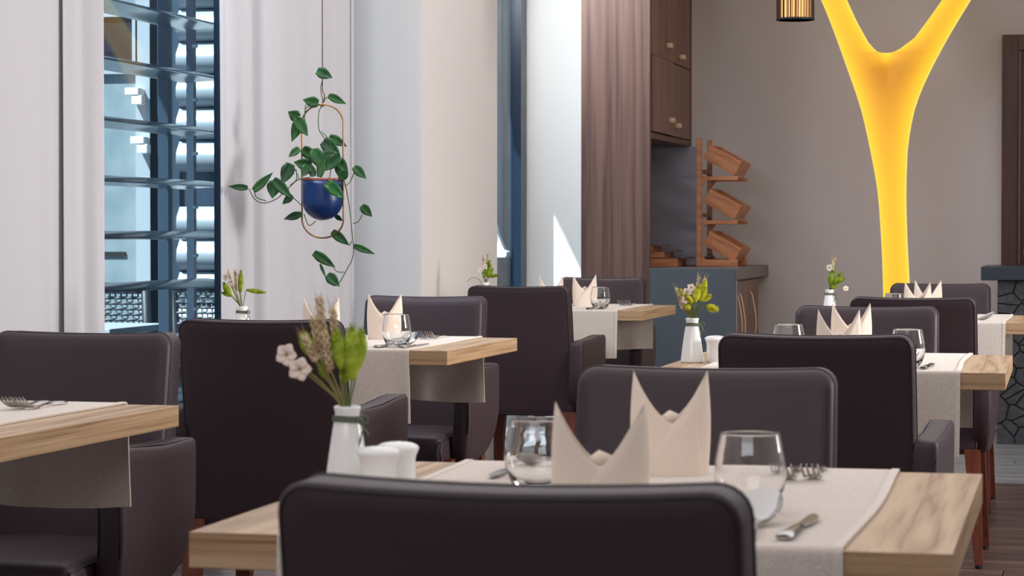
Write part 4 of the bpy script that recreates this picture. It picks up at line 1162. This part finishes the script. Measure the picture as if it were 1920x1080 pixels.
bouquet('B', VP['B'], kB, [
    ('tail', -3, 28, -2, 70, .0055, 0, 'tail_dark', 'upright olive bunny tail in the vase by the window'), ('tail', 8, 33, 45, 28, .0052, 0, 'tail_dark', 'olive bunny tail sticking out to the right, vase by the window'),
    ('tail', -22, 22, -34, 46, .0075, -.01, 'tail_dark', 'broad olive bunny tail leaning left, vase by the window'), ('tail', -18, 22, -38, 28, .005, -.01, 'tail_dark', 'lowest olive bunny tail at the left, vase by the window'),
    ('wheat', -12, 30, -14, 70, .005, .005, 'wheat', None), ('wheat', -6, 30, -6, 60, .005, .004, 'wheat', None), ('wheat', -18, 35, -26, 66, .005, .002, 'wheat', None),
    ('blossom', -26, 50, -30, 58, .010, -.006, 'petal', None), ('blossom', -16, 40, -20, 48, .010, -.01, 'petal', None)], 'the vase by the window', 2)
kC = 9.6 / 4543
bouquet('C', VP['C'], kC, [
    ('tail', -4, 10, -1, 28, .007, -.008, 'tail_dark', None), ('tail', 2, 12, 10, 36, .007, 0, 'tail_dark', None), ('tail', 4, 10, 14, 28, .006, .004, 'tail_dark', None), ('tail', 8, 12, 25, 16, .006, .0, 'tail_dark', 'green bunny tail sticking out to the right beside the narrow window'),
    ('tail', 0, 28, 8, 44, .006, .008, 'tail_dark', None), ('wheat', 0, 28, 4, 56, .006, .01, 'wheat', None), ('wheat', -4, 30, -5, 48, .005, .008, 'wheat', None),
    ('blossom', 0, 26, -1, 32, .011, -.014, 'petal', None), ('blossom', -8, 22, -11, 24, .010, -.006, 'petal', None)], 'the vase near the narrow window', 3)
kD = 5.9 / 4543
bouquet('D', VP['D'], kD, [
    ('tail', 4, 32, 12, 62, .0078, -.01, 'tail_yellow', 'broad yellow-green tail in the centre, vase by the slate panel'), ('tail', 0, 30, -14, 46, .006, -.014, 'tail_yellow', None), ('tail', -10, 16, -8, 30, .0068, -.008, 'tail_yellow', None),
    ('tail', 16, 42, 26, 72, .0062, .004, 'tail_yellow', None), ('tail', 14, 34, 26, 58, .0062, -.004, 'tail_yellow', None), ('tail', 18, 34, 34, 44, .0058, .0, 'tail_yellow', None), ('tail', 26, 24, 46, 17, .0078, -.004, 'tail_yellow', 'drooping yellow-green tail at the right, vase by the slate panel'),
    ('tail', -14, 40, -22, 56, .004, .006, 'tail_yellow', None),
    ('wheat', 8, 50, 13, 76, .0052, .012, 'wheat', None), ('wheat', 12, 46, 24, 74, .0052, .008, 'wheat', None), ('wheat', -18, 18, -30, 56, .0052, 0, 'wheat', None), ('wheat', -12, 16, -24, 46, .005, .006, 'wheat', None),
    ('blossom', -8, 44, -10, 50, .011, -.010, 'petal', None), ('blossom', -6, 54, -2, 58, .010, .004, 'petal', None), ('blossom', -14, 32, -13, 36, .010, -.012, 'petal', None)], 'the vase by the slate panel', 4)
kE = 8.8 / 4543
bouquet('E', VP['E'], kE, [
    ('tail', 0, 10, 3, 34, .0075, -.008, 'tail_dark', None), ('tail', 6, 10, 16, 28, .007, -.004, 'tail_dark', None), ('tail', 10, 12, 24, 34, .007, .004, 'tail_dark', None), ('tail', 12, 14, 28, 22, .006, 0, 'tail_dark', None), ('tail', 2, 4, 14, 10, .006, -.01, 'tail_dark', None), ('tail', 4, 24, 10, 44, .006, .008, 'tail_dark', None),
    ('wheat', 4, 34, 10, 58, .005, .008, 'wheat', None), ('wheat', 8, 34, 6, 54, .005, .004, 'wheat', None), ('blossom', 0, 36, -1, 42, .012, -.010, 'petal', 'white blossom at the top left of the bouquet against the grey wall'), ('blossom', 20, 6, 30, 3, .010, 0, 'petal', 'tiny dried blossom drooping to the right against the grey wall')], 'the vase against the grey wall', 5)
# loose twine end curling from the vase near the narrow window
tw = G().add(*tube(smooth_pts([Vector(VP['C']) + Vector(p) for p in ((-.016, -.004, .093), (-.018, -.005, .105), (-.030, -.008, .122), (-.055, -.012, .128), (-.075, -.015, .112))], 6), .0011, 6))
tag(tw.obj('twine_end', M['twine']), 'dark loose twine end curling left from the vase near the narrow window', 'twine')

# --- shakers
sh0 = make_shaker('white porcelain shaker, front one beside the nearest vase')
sh0.location = on('M', .113, .335, .7505)
dup(sh0, on('M', .118, .400, .7505), 0, 'white porcelain shaker, rear one beside the nearest vase')
dup(sh0, on('D', .112, .262, .7505), 0, 'white porcelain shaker beside the vase before the slate panel')
dup(sh0, on('D', .095, .335, .7505), 0, 'white porcelain shaker mostly hidden behind the slate-panel vase')

# --- glasses, napkins and cutlery
gl0 = make_glass('stemless glass at the front right setting of the nearest table'); gl0.location = on('M', .562, .285)
gl0['group'] = 'stemless glasses'
for kx, x, y, lb in (('M', .285, .43, 'stemless glass left of the napkins on the nearest table'), ('B', .625, .12, 'stemless glass on the window-side table before a napkin'),
                     ('C', .605, .12, 'stemless glass on the table before the wood panel'), ('D', .575, .12, 'stemless glass at the right on the second right-row table'),
                     ('D', .272, .36, 'stemless glass left of the napkins, second right-row table'), ('E', .285, .35, 'stemless glass rim at the foot of the yellow lamp, farthest table')):
    dup(gl0, on(kx, x, y), 0, lb)
nk0 = make_napkin('cream mitre-folded napkin, front one on the nearest table'); nk0['group'] = 'mitre-folded napkins'
nk0.location = on('M', .425, .105); nk0.rotation_euler = (0, 0, YAW + R(-4))
for kx, x, y, rz, lb in (('M', .405, .69, YAW, 'cream mitre-folded napkin, rear one on the nearest table'),
                         ('B', .415, .10, YAW, 'cream napkin tips rising behind the wheat bouquet'), ('B', .462, .56, YAW, 'cream mitre-folded napkin behind the glass on the window-side table'),
                         ('C', .40, .12, YAW + R(8), 'cream napkin left, partly hidden by the chair before the pier'), ('C', .462, .50, YAW, 'cream napkin beside the glass before the blue-sheened chair'),
                         ('D', .417, .10, YAW, 'cream mitre-folded napkin, front one on the second right-row table'), ('D', .404, .60, YAW + R(4), 'cream mitre-folded napkin, rear one on the second right-row table'),
                         ('E', .383, .12, YAW + R(14), 'cream napkin, left one on the farthest table'), ('E', .392, .55, YAW - R(16), 'cream napkin, right one on the farthest table')):
    dup(nk0, on(kx, x, y), rz, lb)
fk0 = make_fork('steel fork at the far right of the nearest table, right one of the pair'); sp0 = make_spoon('large steel spoon beside the glass at the front of the nearest table'); kn0 = make_knife('steel knife at the front right corner of the nearest runner')
wh = {'M': 'nearest table', 'A': 'left-edge table', 'B': 'window-side table', 'C': 'table before the wood panel', 'D': 'second right-row table', 'E': 'farthest table'}
def place(o, kx, x, y, rz, lb, first=False, tilt=None):
    t = o if first else dup(o, label=lb)
    t.location = on(kx, x, y); t.rotation_euler = (tilt[0] if tilt else 0, tilt[1] if tilt else 0, rz)
    return t


place(fk0, 'M', .590, .80, math.pi + .03, '', True); place(fk0, 'M', .560, .79, math.pi + .02, 'steel fork at the far right of the nearest table, left one of the pair')
place(fk0, 'A', .600, .76, math.pi - .02, 'steel fork on the left-edge table, right one of the pair'); place(fk0, 'A', .570, .76, math.pi, 'steel fork on the left-edge table, left one of the pair')
place(fk0, 'B', .592, .76, math.pi, 'steel fork on the window-side table, right one of the pair'); place(fk0, 'B', .562, .76, math.pi, 'steel fork on the window-side table, left one of the pair')
place(fk0, 'C', .640, .72, math.pi, 'steel fork on the table before the wood panel, right one of the pair'); place(fk0, 'C', .610, .72, math.pi, 'steel fork on the table before the wood panel, left one of the pair')
place(sp0, 'M', .592, .018, .02, '', True, (R(1), 0)); place(kn0, 'M', .628, .035, -.05, '', True)
place(sp0, 'B', .625, .045, -.10, 'steel spoon among the knives at the front of the window-side table', tilt=(R(1), 0)); place(kn0, 'B', .590, .035, -.1, 'steel knife left of the spoon on the window-side table'); place(kn0, 'B', .662, .035, -.1, 'steel knife right of the spoon on the window-side table')
place(sp0, 'D', .575, .045, 0, 'steel spoon reflecting the lamp on the second right-row table', tilt=(R(1), 0)); place(kn0, 'D', .615, .035, -.04, 'steel knife at the right of the second right-row table runner')
place(sp0, 'C', .605, .045, 0, 'steel spoon at the front of the table before the wood panel', tilt=(R(1), 0)); place(kn0, 'C', .57, .035, 0, 'steel knife at the front of the table before the wood panel')
place(sp0, 'E', .47, .06, -R(78), 'steel spoon at the edge of the farthest table runner', tilt=(R(1), 0))
place(sp0, 'M', .235, .77, math.pi, 'steel spoon seen through the left glass on the nearest table'); place(kn0, 'M', .195, .775, math.pi, 'steel knife at the left of the nearest runner')
place(sp0, 'B', .335, .78, math.pi + .05, 'steel spoon at the far left of the window-side table runner'); place(kn0, 'B', .30, .78, math.pi, 'steel knife at the far left of the window-side table runner')
place(sp0, 'C', .345, .76, math.pi, 'steel spoon at the far left of the table before the wood panel')

# ------------------------------------------------------------------ hanging planter and pothos
PO = Vector((-2.515, 7.82, 1.2)); PK = .000779
def pz(x, y, d=0):
    """design sketch units -> metres; x across, y down, d away from the viewer, from the pot mouth"""
    a = (x - 485) * PK; b = (552 - y) * PK
    return Vector((a * CY - d * SY, a * SY + d * CY, b))


# height of the pot mouth above the floor
PO.z = 1.069 + (434 - 335) * 8.19 / 4543
pl = empty('hanging_planter', PO, 0, 'deep blue hanging planter in an oval brass ring before the curtain', 'planter')
rp = .070
prof = [(0, -.141)] + [(rp * math.sin(R(a)), -.071 - rp * math.cos(R(a))) for a in range(6, 90, 6)] + [(rp, -.071), (rp, -.060), (rp, -.045), (rp, -.025), (rp, -.006), (rp - .004, -.006), (rp - .004, -.05), (0, -.055)]
G().add(*lathe(prof, 48)).obj('pot', M['pot_blue'], pl)
G().add(*lathe([(rp - .0045, -.006), (rp + .0005, -.006), (rp + .0012, -.001), (rp - .001, .001), (rp - .0045, 0), (rp - .0045, -.006)], 48)).obj('rim', M['terracotta'], pl, auto=R(60))
G().add(*lathe([(0, -.045), (rp - .005, -.045), (rp - .005, -.02), (.03, -.014), (0, -.012)], 32)).obj('soil', M['soil'], pl)
ring = []; rw, zt, zb = .0715, (552 - 315) * PK, (552 - 728) * PK
for k in range(25): a = math.pi * k / 24; ring.append((rw * math.cos(a), zt + .066 * math.sin(a)))
for k in range(1, 8): ring.append((-rw, zt + (zb - zt) * k / 8))
for k in range(25): a = math.pi + math.pi * k / 24; ring.append((rw * math.cos(a), zb + .063 * math.sin(a)))
for k in range(1, 8): ring.append((rw, zb + (zt - zb) * k / 8))
ra = YAW - R(14)
G().add(*tube([(p[0] * math.cos(ra) * 1.03, p[0] * math.sin(ra) * 1.03, p[1]) for p in ring], .0030, 8, closed=True)).obj('oval_ring', M['brass'], pl)
tz = zt + .066
g = G(); g.add(*tube([(0, 0, tz + .045), (0, 0, 3.0 - PO.z)], .0016, 6)); g.obj('hanging_rod', M['brass'], pl)
g = G(); g.add(*tube(smooth_pts([(0, 0, tz + .045), (.006, 0, tz + .035), (.007, 0, tz + .02), (0, 0, tz + .004), (-.006, 0, tz - .003), (-.003, 0, tz - .008), (.006, 0, tz - .004)], 5), .0022, 6)); g.obj('hook', M['brass'], pl)

ph = empty('pothos_plant', PO, 0, 'trailing green pothos growing from the blue hanging planter', 'plant')
def leaf(bx, by, tx, ty, w, d=0., tilt=.0, mt='leaf'):
    b = pz(bx, by, d); t = pz(tx, ty, d + tilt); ax = t - b; Ln = ax.length; ax.normalize()
    view = Vector((-SY, CY, 0)); side = ax.cross(view); side.normalize(); nn = side.cross(ax).normalized()
    n = 9; V = []; F = []; W = w * PK / 2
    prof_ = [0.0, .62, .93, 1.0, .95, .84, .68, .46, .22, .0]
    for layer in (0, 1):
        for i in range(n + 1):
            q = i / n; ww = W * prof_[i]; lobe = -.10 * Ln if 0 < i < 2 else 0
            for j in (-1, -.5, 0, .5, 1):
                y = q * Ln + (lobe * abs(j) if i == 1 else 0)
                cup = .35 * ww * abs(j) ** 1.5 + .12 * Ln * (q - .5) ** 2 * 1.5
                V.append(b + ax * y + side * ww * j - nn * cup + nn * (.0006 * layer))
    for i in range(n):
        for j in range(4):
            a = i * 5 + j; F.append((a, a + 1, a + 6, a + 5)); c = a + (n + 1) * 5; F.append((c, c + 5, c + 6, c + 1))
    S = (n + 1) * 5
    for i in range(n):
        a = i * 5; F.append((a, a + 5, a + 5 + S, a + S)); a = i * 5 + 4; F.append((a, a + S, a + 5 + S, a + 5))
    G().add(V, F).obj('leaf', M[mt], ph)


LV = [(462, 84, 531, 117, 50, 0), (466, 226, 399, 210, 50, .01), (512, 192, 590, 230, 36, -.01), (383, 290, 336, 262, 52, .0), (392, 288, 350, 394, 52, .01), (372, 290, 424, 370, 54, -.01), (384, 420, 338, 460, 34, 0),
      (512, 368, 590, 412, 42, .03), (486, 388, 555, 444, 66, .02), (442, 498, 364, 482, 56, -.04), (452, 428, 500, 522, 64, -.05), (520, 440, 462, 512, 62, -.03), (560, 455, 498, 522, 56, -.055), (398, 420, 455, 468, 52, .0), (428, 496, 404, 548, 44, -.06),
      (548, 466, 600, 532, 50, -.02), (500, 402, 562, 462, 54, .03), (452, 546, 440, 488, 34, -.06), (478, 548, 498, 448, 36, -.065), (566, 492, 556, 548, 50, .0), (594, 520, 560, 568, 44, -.07), (350, 488, 312, 578, 60, -.02),
      (188, 606, 273, 524, 38, -.02), (166, 592, 80, 586, 30, -.03), (278, 562, 268, 640, 62, .0), (276, 556, 358, 638, 50, -.03), (354, 624, 310, 664, 34, 0), (394, 704, 314, 728, 36, 0), (622, 500, 676, 554, 42, 0), (654, 668, 700, 718, 42, 0),
      (526, 780, 602, 842, 42, 0), (620, 842, 714, 880, 30, 0), (446, 872, 542, 938, 44, 0), (506, 968, 560, 1020, 50, 0), (536, 712, 570, 736, 22, .05), (474, 922, 500, 984, 14, 0), (420, 440, 480, 460, 56, .02), (520, 500, 470, 470, 50, .03)]
for i, L5 in enumerate(LV): leaf(*L5, tilt=random.uniform(-.012, .012))
leaf(510, 568, 588, 642, 54, -.085, 0, 'leaf_var')
VN = [[(487, 122), (478, 160), (486, 225), (470, 262), (468, 330), (486, 368), (530, 430), (520, 560)], [(560, 545), (583, 560), (592, 620), (604, 700), (613, 790), (618, 880), (590, 945), (545, 1015), (505, 990), (476, 925)],
      [(440, 548), (392, 556), (345, 585), (290, 636), (232, 658), (190, 640), (165, 594)], [(588, 585), (605, 565), (622, 524)], [(616, 746), (640, 738), (658, 706)], [(600, 842), (612, 822)], [(580, 957), (550, 956), (530, 938)], [(400, 668), (375, 650), (350, 628)],
      [(188, 606), (200, 634), (240, 648)], [(370, 510), (372, 555), (345, 580)], [(412, 705), (425, 755), (455, 735)], [(410, 320), (412, 250), (460, 232), (484, 232)], [(400, 440), (384, 430)], [(412, 262), (412, 235), (432, 225)], [(487, 225), (500, 205), (514, 196)], [(395, 560), (370, 520), (360, 505)], [(480, 348), (510, 380), (528, 430)]]
for i, vn in enumerate(VN):
    pts = smooth_pts([pz(x, y, (.0 if i else .0) + (-.07 if (380 < x < 590 and 500 < y < 720) else 0)) for x, y in vn], 5)
    G().add(*tube(pts, .0016, 6)).obj('vine', M['vine'], ph)
